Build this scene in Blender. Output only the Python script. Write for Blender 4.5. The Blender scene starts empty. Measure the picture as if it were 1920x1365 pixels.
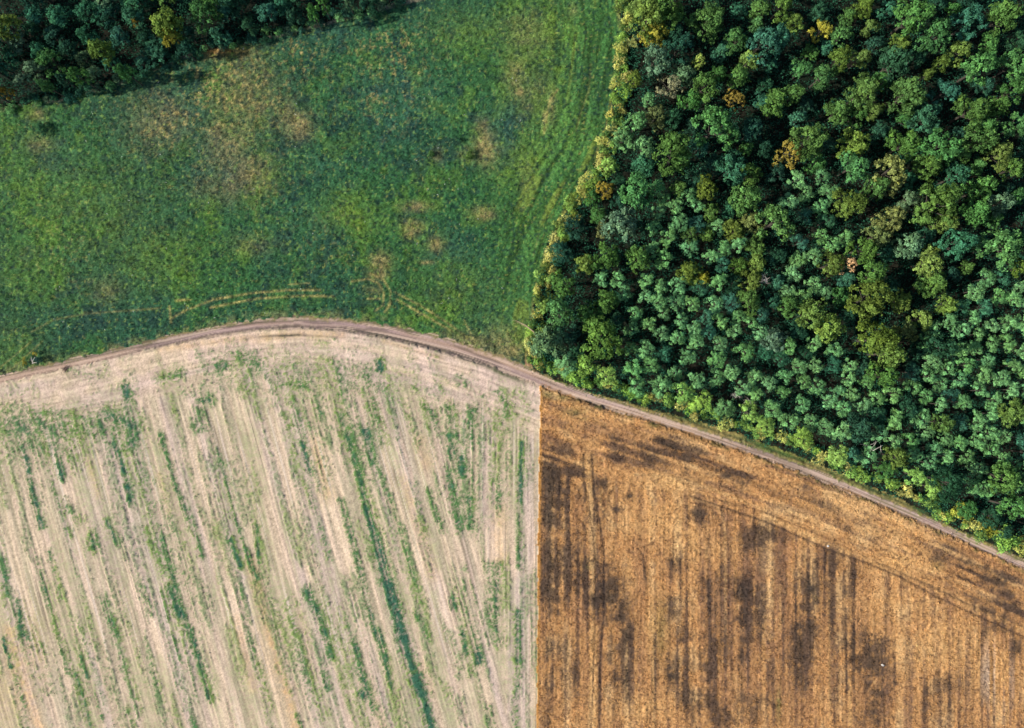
import bpy, math, random
import numpy as np
random.seed(7)
RNG = np.random.default_rng(11)
SC = bpy.context.scene
COL = SC.collection

# ------------------------------------------------------------------ camera, sky, sun
S = 0.15                 # metres per map unit
CX, CY, CAM_H = 960.0, 682.5, 192.0
def wx(x): return (x - CX) * S
def wy(y): return (CY - y) * S

cam_d = bpy.data.cameras.new('camera')
cam = bpy.data.objects.new('camera', cam_d); COL.objects.link(cam)
cam.location = (0, 0, CAM_H); cam.rotation_euler = (0, 0, 0)
cam_d.sensor_width = 36; cam_d.lens = 36 * CAM_H / (1920 * S)
cam_d.clip_start = 1.0; cam_d.clip_end = 20000
SC.camera = cam

SUN_EL = math.radians(32); SUN_DIR = np.array([-0.985, -0.17])   # where the sun stands (x, y)
SUN_DIR = SUN_DIR / np.linalg.norm(SUN_DIR)
sd = np.array([SUN_DIR[0] * math.cos(SUN_EL), SUN_DIR[1] * math.cos(SUN_EL), math.sin(SUN_EL)])
from mathutils import Vector
sun_l = bpy.data.lights.new('sun', 'SUN'); sun_l.energy = 4.7; sun_l.angle = math.radians(0.5)
sun_l.color = (1.0, 0.93, 0.82)
sun = bpy.data.objects.new('sun', sun_l); COL.objects.link(sun)
sun.rotation_euler = Vector((-sd[0], -sd[1], -sd[2])).to_track_quat('-Z', 'Y').to_euler()
sun.location = (-60, 0, 120)
world = bpy.data.worlds.new('World'); SC.world = world; world.use_nodes = True
wn = world.node_tree
sky = wn.nodes.new('ShaderNodeTexSky'); sky.sky_type = 'NISHITA'; sky.sun_disc = False
sky.sun_elevation = SUN_EL; sky.sun_rotation = math.atan2(SUN_DIR[0], SUN_DIR[1])
bgn = wn.nodes['Background']; bgn.inputs[1].default_value = 0.095
wn.links.new(sky.outputs[0], bgn.inputs[0])
SC.view_settings.view_transform = 'Standard'; SC.view_settings.look = 'None'
SC.view_settings.exposure = 0.5; SC.view_settings.gamma = 1.0

# ------------------------------------------------------------------ helpers
def lin(c):
    c = np.asarray(c, float) / 255.0
    return np.where(c <= 0.04045, c / 12.92, ((c + 0.055) / 1.055) ** 2.4)
LAT = RNG.random((256, 256)).astype(np.float32)
def vnoise(x, y, seed=0):
    ox, oy = (seed * 37.71) % 251, (seed * 91.17) % 241
    x = x + ox; y = y + oy
    xi = np.floor(x).astype(np.int64); yi = np.floor(y).astype(np.int64)
    fx = (x - xi).astype(np.float32); fy = (y - yi).astype(np.float32)
    fx = fx * fx * (3 - 2 * fx); fy = fy * fy * (3 - 2 * fy)
    a = LAT[xi & 255, yi & 255]; b = LAT[(xi + 1) & 255, yi & 255]
    c = LAT[xi & 255, (yi + 1) & 255]; d = LAT[(xi + 1) & 255, (yi + 1) & 255]
    return (a + (b - a) * fx) * (1 - fy) + (c + (d - c) * fx) * fy
def fbm(x, y, o=3, seed=0):
    t = 0.0; w = 0.5; s = 0.0
    for i in range(o):
        t = t + w * vnoise(x * 2 ** i + y * 0.13, y * 2 ** i - x * 0.11, seed + i * 5); s += w; w *= 0.5
    return t / s
def sst(a, b, x):
    t = np.clip((x - a) / (b - a), 0, 1); return t * t * (3 - 2 * t)
def polydist(X, Y, pts):
    best = np.full(X.shape, 1e9, np.float32); side = np.zeros(X.shape, np.float32); arc = np.zeros(X.shape, np.float32)
    L = 0.0
    for (x0, y0), (x1, y1) in zip(pts[:-1], pts[1:]):
        dx, dy = x1 - x0, y1 - y0; l2 = dx * dx + dy * dy
        t = np.clip(((X - x0) * dx + (Y - y0) * dy) / l2, 0, 1)
        d = np.hypot(X - x0 - t * dx, Y - y0 - t * dy)
        m = d < best
        best = np.where(m, d, best)
        side = np.where(m, np.sign((Y - y0) * dx - (X - x0) * dy), side)
        arc = np.where(m, L + t * math.sqrt(l2), arc)
        L += math.sqrt(l2)
    return best, side, arc
def inpoly(X, Y, pts):
    r = np.zeros(X.shape, bool); n = len(pts); j = n - 1
    for i in range(n):
        xi, yi = pts[i]; xj, yj = pts[j]
        if yi != yj:
            r ^= ((yi > Y) != (yj > Y)) & (X < (xj - xi) * (Y - yi) / (yj - yi) + xi)
        j = i
    return r
def mesh_np(name, V, F, mat, attrs=None, smooth=False):
    me = bpy.data.meshes.new(name)
    V = np.asarray(V, np.float32); F = np.asarray(F, np.int32); k = F.shape[1]
    me.vertices.add(len(V)); me.vertices.foreach_set('co', V.ravel())
    me.loops.add(F.size); me.loops.foreach_set('vertex_index', F.ravel())
    me.polygons.add(len(F)); me.polygons.foreach_set('loop_start', np.arange(0, F.size, k, dtype=np.int32))
    if smooth: me.polygons.foreach_set('use_smooth', np.ones(len(F), bool))
    me.update(calc_edges=True)
    for an, arr in (attrs or {}).items():
        arr = np.asarray(arr, np.float32)
        if arr.ndim == 1:
            a = me.attributes.new(an, 'FLOAT', 'POINT'); a.data.foreach_set('value', arr)
        else:
            a = me.attributes.new(an, 'FLOAT_COLOR', 'POINT')
            c4 = np.ones((len(arr), 4), np.float32); c4[:, :3] = arr; a.data.foreach_set('color', c4.ravel())
    me.materials.append(mat)
    return me
def link(name, me, parent=None):
    o = bpy.data.objects.new(name, me); COL.objects.link(o)
    if parent: o.parent = parent
    return o
def tag(o, label=None, cat=None, group=None, kind=None):
    if label: o['label'] = label
    if cat: o['category'] = cat
    if group: o['group'] = group
    if kind: o['kind'] = kind
    return o

# ------------------------------------------------------------------ materials
def new_mat(name):
    m = bpy.data.materials.new(name); m.use_nodes = True
    nt = m.node_tree; nt.nodes.clear()
    out = nt.nodes.new('ShaderNodeOutputMaterial')
    return m, nt, out
def ground_mat(name, rough, nsc, amt, bump):
    m, nt, out = new_mat(name); N = nt.nodes.new; L = nt.links.new
    at = N('ShaderNodeAttribute'); at.attribute_name = 'albedo'
    tc = N('ShaderNodeTexCoord')
    n1 = N('ShaderNodeTexNoise'); n1.inputs['Scale'].default_value = nsc; n1.inputs['Detail'].default_value = 3; n1.inputs['Roughness'].default_value = 0.7
    L(tc.outputs['Object'], n1.inputs['Vector'])
    mr = N('ShaderNodeMapRange'); mr.inputs[1].default_value = 0.3; mr.inputs[2].default_value = 0.7
    mr.inputs[3].default_value = 1 - amt; mr.inputs[4].default_value = 1 + amt; L(n1.outputs[0], mr.inputs[0])
    mul = N('ShaderNodeVectorMath'); mul.operation = 'SCALE'; L(at.outputs['Color'], mul.inputs[0]); L(mr.outputs[0], mul.inputs['Scale'])
    bs = N('ShaderNodeBsdfPrincipled'); bs.inputs['Roughness'].default_value = rough
    bs.inputs['Specular IOR Level'].default_value = 0.15
    L(mul.outputs[0], bs.inputs['Base Color'])
    bp = N('ShaderNodeBump'); bp.inputs['Strength'].default_value = bump; bp.inputs['Distance'].default_value = 0.12
    n2 = N('ShaderNodeTexNoise'); n2.inputs['Scale'].default_value = nsc * 1.7; n2.inputs['Detail'].default_value = 2
    L(tc.outputs['Object'], n2.inputs['Vector']); L(n2.outputs[0], bp.inputs['Height']); L(bp.outputs[0], bs.inputs['Normal'])
    L(bs.outputs[0], out.inputs[0])
    return m
def leaf_mat(name, use_attr_colour=False, trans=0.2):
    m, nt, out = new_mat(name); N = nt.nodes.new; L = nt.links.new
    if use_attr_colour:
        at = N('ShaderNodeAttribute'); at.attribute_name = 'albedo'; csock = at.outputs['Color']
    else:
        oi = N('ShaderNodeObjectInfo')
        hu = N('ShaderNodeAttribute'); hu.attribute_name = 'warm'
        mx = N('ShaderNodeMix'); mx.data_type = 'RGBA'; mx.blend_type = 'MULTIPLY'
        L(hu.outputs['Fac'], mx.inputs[0]); L(oi.outputs['Color'], mx.inputs[6]); mx.inputs[7].default_value = (1.16, 1.04, 0.8, 1)
        tn = N('ShaderNodeAttribute'); tn.attribute_name = 'tone'
        sc = N('ShaderNodeVectorMath'); sc.operation = 'SCALE'
        L(mx.outputs[2], sc.inputs[0]); L(tn.outputs['Fac'], sc.inputs['Scale']); csock = sc.outputs[0]
    df = N('ShaderNodeBsdfDiffuse'); tr = N('ShaderNodeBsdfTranslucent'); mi = N('ShaderNodeMixShader')
    mi.inputs[0].default_value = trans
    L(csock, df.inputs[0]); L(csock, tr.inputs[0]); L(df.outputs[0], mi.inputs[1]); L(tr.outputs[0], mi.inputs[2])
    L(mi.outputs[0], out.inputs[0])
    return m
def wood_mat(name, c1, c2, scale=6):
    m, nt, out = new_mat(name); N = nt.nodes.new; L = nt.links.new
    tc = N('ShaderNodeTexCoord'); n = N('ShaderNodeTexNoise'); n.inputs['Scale'].default_value = scale; n.inputs['Detail'].default_value = 4
    L(tc.outputs['Object'], n.inputs['Vector'])
    r = N('ShaderNodeValToRGB'); r.color_ramp.elements[0].color = (*c1, 1); r.color_ramp.elements[1].color = (*c2, 1)
    r.color_ramp.elements[0].position = 0.35; r.color_ramp.elements[1].position = 0.65
    L(n.outputs[0], r.inputs[0]); b = N('ShaderNodeBsdfPrincipled'); b.inputs['Roughness'].default_value = 0.85
    L(r.outputs[0], b.inputs['Base Color']); L(b.outputs[0], out.inputs[0])
    return m
M_MEADOW = ground_mat('meadow_turf', 0.9, 2.2, 0.32, 0.7)
M_PALE = ground_mat('pale_stubble', 0.9, 2.6, 0.16, 0.35)
M_BROWN = ground_mat('dry_brown_crop', 0.9, 2.0, 0.30, 0.7)
M_TRACK = ground_mat('bare_track_earth', 0.95, 2.5, 0.14, 0.3)
M_VERGE = ground_mat('verge_turf', 0.9, 2.0, 0.3, 0.7)
M_FLOOR = ground_mat('woodland_soil', 0.95, 1.0, 0.3, 0.5)
M_LEAF = leaf_mat('leaves'); M_TUFT = leaf_mat('grass_blades', True, 0.15)
M_BARK = wood_mat('bark', (0.03, 0.025, 0.02), (0.07, 0.06, 0.045))
M_DEAD = wood_mat('bleached_wood', (0.34, 0.31, 0.27), (0.6, 0.56, 0.5))
M_TANWOOD = wood_mat('weathered_wood', (0.34, 0.24, 0.14), (0.55, 0.42, 0.28))
M_STONE = wood_mat('pale_stone', (0.4, 0.38, 0.35), (0.65, 0.62, 0.58), 3)

# ------------------------------------------------------------------ the lie of the land (map units, y down)
TRACK = [(-700, 860), (-300, 775), (-100, 733), (0, 711), (100, 689), (200, 667), (300, 643), (400, 621), (480, 609), (560, 604), (640, 608), (720, 620),
         (800, 638), (860, 655), (920, 674), (985, 700), (1050, 727), (1120, 751), (1200, 776), (1300, 808), (1400, 842), (1500, 878),
         (1600, 918), (1700, 961), (1800, 1006), (1860, 1034), (1920, 1060), (2050, 1118), (2600, 1370)]
FOREST_L = [(1162, -700), (1158, -60), (1158, 0), (1166, 60), (1160, 110), (1152, 170), (1140, 240), (1114, 310), (1084, 352), (1054, 410),
            (1029, 460), (1009, 530), (999, 590), (994, 640), (990, 672), (1006, 698)]
FOREST_B = [(1006, 698), (1060, 719), (1150, 748), (1250, 775), (1350, 802), (1450, 836), (1530, 868), (1600, 898), (1700, 940), (1780, 984),
            (1860, 1019), (1920, 1045), (2050, 1100), (2600, 1350)]
FOREST = FOREST_L + FOREST_B[1:] + [(2600, -700)]
NW_EDGE = [(-700, 310), (-60, 216), (0, 203), (50, 195), (110, 184), (180, 167), (240, 147), (300, 122), (350, 102), (420, 88), (500, 70),
           (560, 54), (640, 34), (720, 12), (780, -2), (900, -40), (1000, -120), (1020, -700)]
NWOOD = NW_EDGE + [(-700, -700)]

def axis(lo, hi, m, fine):
    core = np.arange(lo, hi + fine, fine)
    out = []; p = fine; x = core[-1]
    while x < hi + m: p *= 1.25; x += min(p, 40); out.append(x)
    o = np.array(out); left = lo - (o - core[-1])
    return np.concatenate([left[::-1], core, o])
FINE = 1.8
XS = axis(-12, 1932, 620, FINE); YS = axis(-12, 1377, 620, FINE)
X, Y = np.meshgrid(XS, YS); X = X.astype(np.float32); Y = Y.astype(np.float32)
H, W = X.shape
jx = X + (fbm(X / 9, Y / 9, 2, 3) - 0.5) * 9; jy = Y + (fbm(X / 9, Y / 9, 2, 9) - 0.5) * 9
dT, sT, aT = polydist(X, Y, TRACK); tT = dT * sT             # + = south of the track
dFl, _, aF = polydist(X, Y, FOREST_L + FOREST_B[1:])
dNW, _, _ = polydist(X, Y, NW_EDGE)
hw = np.interp(X, [0, 100, 300, 560, 700, 850, 960, 1100, 1300, 1500, 1700, 1920], [9, 8, 9, 11, 12, 14, 14, 9.5, 8.5, 8, 8, 7.5])
hwj = hw + (fbm(X / 8, Y / 8, 3, 5) - 0.5) * 13
south = tT > 0
is_track = dT < hwj
inF = inpoly(jx, jy, FOREST) & ~south; inN = inpoly(jx, jy, NWOOD)
bx = np.interp(Y, [730, 1365], [1012, 1006]) + (vnoise(X / 5, Y / 14, 2) - 0.5) * 3
reg = np.full(X.shape, 0, np.int8)          # 0 meadow 1 pale 2 brown 3 track 4 verge 5 floor 6 nw floor
reg[south & (X < bx)] = 1; reg[south & (X >= bx)] = 2
reg[(~south) & (X > 985) & (Y > 600) & ~inF & (dT < 75)] = 4
reg[inF] = 5; reg[inN] = 6; reg[is_track] = 3

def stroke(pts, w, val=1.0, acc=None):
    pts = np.asarray(pts, float)
    x0, y0 = pts.min(0) - 4 * w; x1, y1 = pts.max(0) + 4 * w
    i0, i1 = np.searchsorted(YS, [y0, y1]); j0, j1 = np.searchsorted(XS, [x0, x1])
    if i1 <= i0 or j1 <= j0: return
    d, _, _ = polydist(X[i0:i1, j0:j1], Y[i0:i1, j0:j1], [tuple(p) for p in pts]) if len(pts) > 1 else (np.hypot(X[i0:i1, j0:j1] - pts[0][0], Y[i0:i1, j0:j1] - pts[0][1]), 0, 0)
    v = val * np.exp(-(d / w) ** 2)
    acc[i0:i1, j0:j1] = np.maximum(acc[i0:i1, j0:j1], v)
def blob(x, y, rx, ry, val, acc, rot=0.0):
    R = max(rx, ry) * 2.2
    i0, i1 = np.searchsorted(YS, [y - R, y + R]); j0, j1 = np.searchsorted(XS, [x - R, x + R])
    if i1 <= i0 or j1 <= j0: return
    u = X[i0:i1, j0:j1] - x; v = Y[i0:i1, j0:j1] - y
    c, s = math.cos(rot), math.sin(rot)
    a = (u * c + v * s) / rx; b = (-u * s + v * c) / ry
    acc[i0:i1, j0:j1] = np.maximum(acc[i0:i1, j0:j1], val * np.exp(-(a * a + b * b)))
def zeros(): return np.zeros(X.shape, np.float32)
def mix(c, col, f, k=1.0):
    f = np.clip(f, 0, 1)[..., None].astype(np.float32)
    return c * (1 - f) + (lin(col) * k).astype(np.float32) * f
K = 0.80; KM = 1.1
ALB = np.zeros((H, W, 3), np.float32); Z = np.zeros((H, W), np.float32)
n90 = fbm(X / 110, Y / 110, 3, 21); n30 = fbm(X / 34, Y / 34, 3, 22); n12 = fbm(X / 12, Y / 12, 2, 23); n5 = fbm((X * .8 + Y * .6) / 5.2, (Y * .8 - X * .6) / 5.2, 2, 24)
n5 = np.clip((n5 - .5) * 1.35 + .5, 0, 1)
n3 = vnoise(X / 3.1, Y / 3.1, 25); nw = RNG.random(X.shape).astype(np.float32)
n7 = fbm(X / 7, Y / 7, 2, 26)

# ---- meadow
c = np.broadcast_to((lin((50, 92, 52)) * KM).astype(np.float32), X.shape + (3,)).copy()
c = mix(c, (40, 76, 62), sst(0.45, 0.62, n90) * 0.5, KM)
c = mix(c, (78, 112, 44), sst(0.5, 0.68, n30) * 0.6 * sst(0.7, 0.4, n90), KM)
c = mix(c, (34, 62, 52), sst(0.56, 0.72, fbm(X / 26, Y / 26, 3, 31)) * 0.7, KM)
blue = zeros()
for a in [(740, 190, 110, 110, .8), (600, 320, 70, 60, .6), (945, 235, 45, 60, .9), (560, 400, 80, 60, .5), (690, 560, 60, 30, .3), (640, 60, 120, 35, .6),
          (420, 300, 80, 60, .5), (860, 470, 70, 60, .45), (330, 215, 90, 60, .45), (110, 300, 70, 60, .45), (200, 600, 120, 30, .4), (300, 110, 120, 26, .5)]: blob(*a, blue)
c = mix(c, (48, 82, 84), blue * (0.15 + 0.6 * n12), KM)
yel = zeros()
for a in [(150, 400, 150, 100, .45), (60, 500, 90, 70, .4), (1060, 60, 50, 90, .6), (1060, 220, 50, 90, .6), (1000, 420, 50, 70, .45), (1000, 300, 42, 36, 1.2), (960, 330, 40, 30, .5), (1048, 130, 16, 60, .9), (1040, 170, 20, 30, .9), (990, 100, 60, 80, .5),
          (880, 60, 70, 40, .55), (650, 400, 50, 28, .85), (690, 420, 40, 20, .7), (30, 330, 50, 80, .35), (90, 690, 80, 40, .45), (30, 660, 60, 60, .45), (860, 560, 120, 60, .4), (300, 480, 90, 60, .55)]: blob(*a, yel)
c = mix(c, (112, 140, 48), yel * (0.2 + 0.9 * n12) * 0.85, KM)
tan = zeros()
for a in [(910, 278, 20, 30, 1.0), (905, 245, 14, 22, .6), (560, 235, 26, 26, .85), (540, 215, 20, 30, .6), (470, 325, 45, 40, .55), (430, 270, 45, 60, .55), (460, 180, 60, 70, .5), (300, 230, 60, 50, .4),
          (975, 172, 10, 9, 1.1), (968, 140, 20, 40, .5), (1075, 18, 8, 12, .8), (780, 388, 26, 9, .8), (775, 425, 18, 12, 1.0), (768, 440, 10, 10, .9), (818, 458, 15, 12, .9), (905, 400, 20, 12, .9),
          (715, 492, 18, 18, 1.0), (712, 515, 18, 8, .8), (800, 492, 12, 4, .9), (700, 545, 14, 8, .4), (990, 175, 30, 40, .3), (1035, 195, 7, 30, .8), (1022, 225, 6, 18, .9), (985, 60, 40, 40, .35),
          (880, 290, 18, 16, .5), (820, 290, 10, 16, .4), (200, 545, 28, 22, .35), (430, 350, 60, 30, .4), (990, 330, 16, 30, .4), (985, 350, 10, 16, .7), (70, 215, 18, 10, .6), (75, 270, 26, 16, .45), (470, 460, 40, 20, .3), (880, 640, 50, 16, .6), (945, 640, 30, 30, .8), (960, 655, 30, 16, 1.1)]: blob(*a, tan)
c = mix(c, (160, 138, 92), tan * 1.12 * (0.1 + .75 * n7 + .5 * (nw - .3)) * .9, KM)
spk = zeros()
for a in [(430, 170, 140, 110, 1), (740, 110, 90, 70, 1), (330, 230, 120, 70, .9), (720, 190, 80, 60, .7), (500, 330, 70, 70, .6), (560, 100, 60, 60, .9), (390, 320, 70, 50, .5), (120, 470, 90, 90, .4), (620, 450, 90, 90, .3)]: blob(*a, spk)
sp = vnoise(X / 6.5, Y / 8.0, 41) * 0.5 + vnoise(X / 3.0, Y / 3.4, 42) * 0.5
c = mix(c, (150, 136, 86), sst(0.58, 0.80, sp + 0.10 * (spk - 0.5)) * spk * (.35 + .8 * nw), KM)
trk = zeros()
for p in [[(320, 598), (345, 583), (400, 562), (470, 550), (540, 544), (600, 544)], [(395, 577), (480, 560), (560, 555), (625, 556)], [(318, 575), (321, 605)], [(330, 563), (355, 562)],
          [(660, 528), (690, 523), (710, 531), (720, 550), (718, 572), (705, 582)], [(695, 514), (718, 522), (732, 545), (732, 570), (722, 585)], [(690, 560), (712, 560)],
          [(742, 549), (790, 574), (840, 606), (885, 640)], [(745, 562), (790, 588), (850, 622)], [(1108, 120), (1104, 170), (1088, 215), (1080, 245)], [(1020, 250), (1030, 190), (1046, 168)]]: stroke(p, 2.1, 1.0, trk)
for p in [[(60, 622), (100, 600), (165, 588), (300, 578)], [(160, 586), (180, 587)], [(0, 690), (60, 640)], [(15, 700), (80, 640)], [(870, 600), (900, 660)], [(1010, 440), (1000, 480)], [(545, 533), (580, 531)]]: stroke(p, 1.8, .6, trk)
c = mix(c, (165, 150, 92), trk * (0.2 + 0.75 * n5), KM)
drk = zeros()
for p in [[(1048, 0), (1052, 45), (1046, 80), (1046, 118)], [(752, 510), (758, 540)], [(770, 480), (752, 520)], [(740, 545), (745, 575)], [(1072, 128), (1078, 136)], [(140, 610), (130, 650)]]: stroke(p, 7, .75, drk)
for a in [(560, 350, 40, 30, .5), (310, 300, 40, 40, .4), (790, 255, 40, 30, .5), (880, 320, 20, 12, .5), (660, 250, 60, 40, .4), (130, 625, 26, 26, .5), (110, 655, 50, 18, .6)]: blob(*a, drk)
c = mix(c, (22, 56, 48), drk * (0.5 + 0.6 * n7), KM)
# mown rows that follow the wood's edge
row = sst(150, 60, dFl) * sst(700, 560, Y) * sst(0, 60, X - 900)
rows = 0.6 * vnoise(dFl / 4.2, aF / 70, 51) + .4 * vnoise(dFl / 9, aF / 120, 53)
c = mix(c, (58, 98, 48), row * 0.65, KM)
c = c * (1 + (row * (rows - 0.5) * 1.5))[..., None]
c = mix(c, (112, 128, 54), row * sst(0.62, 0.75, vnoise(dFl / 14, aF / 110, 52)) * 0.6, KM)
c = mix(c, (150, 140, 84), sst(9, 1, dFl) * 0.5 * sst(0.3, .6, n12), KM)
c = mix(c, (140, 128, 108), sst(9, 2, dNW) * sst(0.35, 0.6, n12) * 0.8, KM)
c = mix(c, (165, 125, 70), np.exp(-((X - 415) / 45) ** 2 - ((Y - 97) / 10) ** 2) * (0.3 + n7) * 0.9, KM)
c = mix(c, (120, 118, 80), sst(20, 4, dT - hw) * 0.5 * sst(0.35, 0.65, n12), KM)
tex = 0.25 * n5 + 0.33 * n3 + 0.42 * nw
c = c * (0.22 + 1.4 * tex)[..., None]
c = mix(c, (120, 150, 70), sst(0.78, 0.95, vnoise(X / 4.2, Y / 4.2, 61)) * 0.55, KM)
c = mix(c, (18, 42, 44), sst(0.60, 0.86, vnoise(X / 4.4, Y / 3.8, 62)) * 0.62, KM)
c = mix(c, (150, 150, 80), sst(0.84, 0.96, vnoise(X / 3.6, Y / 3.6, 63)) * 0.5 * (.3 + n30), KM)
m = reg == 0; ALB[m] = c[m]
Z[m] = ((n5 - .5) * 0.22 + (n3 - .5) * 0.16 + (n12 - .5) * 0.25)[m]

# ---- pale stubble field
lean = 0.268
fanx = np.interp(Y, [740, 1365], [828, 962])
wv = sst(-14, 30, X - fanx + (n30 - .5) * 30)               # 1 = rows run straight down the photo
u1 = X - lean * (Y - 780); wv = wv.astype(np.float32)
def along_rows(w, L, seed): return vnoise(u1 / w, Y / L, seed) * (1 - wv) + vnoise(X / w, Y / L, seed + 7) * wv
head = sst(135, 70, tT + (n30 - 0.5) * 80)                     # headland along the track
st1 = along_rows(19, 330, 71); st2 = along_rows(7, 200, 72); st3 = along_rows(3.0, 90, 73); st4 = along_rows(2.2, 40, 74)
hs1 = vnoise(tT / 14, aT / 170, 75); hs3 = vnoise(tT / 3.5, aT / 40, 76)
s1 = st1 * (1 - head) + hs1 * head; s3 = st3 * (1 - head) + hs3 * head
PB = (220, 194, 170)
c = np.broadcast_to((lin(PB) * K).astype(np.float32), X.shape + (3,)).copy()
c = mix(c, (212, 190, 160), sst(0.45, 0.75, s1) * (.2 + .8 * n30), K)
c = mix(c, (188, 170, 166), sst(0.5, 0.25, s1) * (.1 + .55 * n30), K)
c = mix(c, (222, 194, 178), head * sst(0.4, 0.65, n30) * 0.7, K)
c = mix(c, (176, 166, 138), sst(0.52, 0.7, st2) * (1 - head) * 0.55, K)
olive = .5 * along_rows(26, 150, 78) + .3 * along_rows(11, 80, 178) + .2 * along_rows(5, 40, 278)
c = mix(c, (152, 156, 114), sst(0.42, 0.66, olive) * (0.7 - .3 * head) * np.clip(1.1 * n12 + .9 * (n3 - .5) + .8 * (nw - .5), 0, 1), K)
org = zeros()
for p, w, v in [([(470, 1050), (500, 1170), (535, 1290), (556, 1365)], 11, 1.0), ([(18, 1180), (40, 1270), (75, 1365)], 13, .9), ([(590, 830), (605, 890), (615, 930)], 14, .65), ([(300, 890), (318, 960)], 8, .4),
                ([(760, 900), (790, 1000), (812, 1080)], 12, .5), ([(935, 960), (940, 1050)], 16, .6), ([(790, 830), (800, 870)], 16, .45), ([(480, 635), (560, 625), (640, 628)], 9, .7), ([(300, 655), (420, 638), (480, 632)], 8, .6),
                ([(720, 640), (830, 672)], 5, .5), ([(165, 860), (185, 930)], 6, .5), ([(560, 1150), (585, 1270)], 10, .3), ([(785, 1250), (800, 1290)], 16, .5), ([(690, 1280), (720, 1365)], 10, .4), ([(440, 1160), (475, 1290)], 10, .55), ([(1003, 820), (1003, 1365)], 2.5, .4)]: stroke(p, w, v, org)
blob(35, 1260, 50, 110, .55, org, 0.25); blob(520, 1250, 26, 110, .5, org, -0.27)
c = mix(c, (220, 178, 128), org * (0.1 + 0.6 * n12 + .5 * (n3 - .3)), K)
c = c * (1 + (s3 - 0.5) * 0.42 + (nw - 0.5) * 0.36 + (n3 - .5) * 0.36 + (st4 - .5) * .2)[..., None]
tram = sst(0.80, 0.93, along_rows(3.0, 320, 79)) * sst(0.42, 0.6, along_rows(30, 90, 80)) * (1 - head)
for p in [[(786, 826), (802, 895)], [(395, 846), (420, 950), (445, 1040)], [(402, 800), (415, 850)]]: stroke(p, 1.6, .9, tram)
c = mix(c, (112, 98, 88), tram * (.25 + .6 * n3), K)
lt = sst(0.80, 0.93, along_rows(3.0, 300, 83)) * (1 - head)
c = mix(c, (232, 214, 196), lt * 0.6, K)
wd = zeros()
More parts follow.
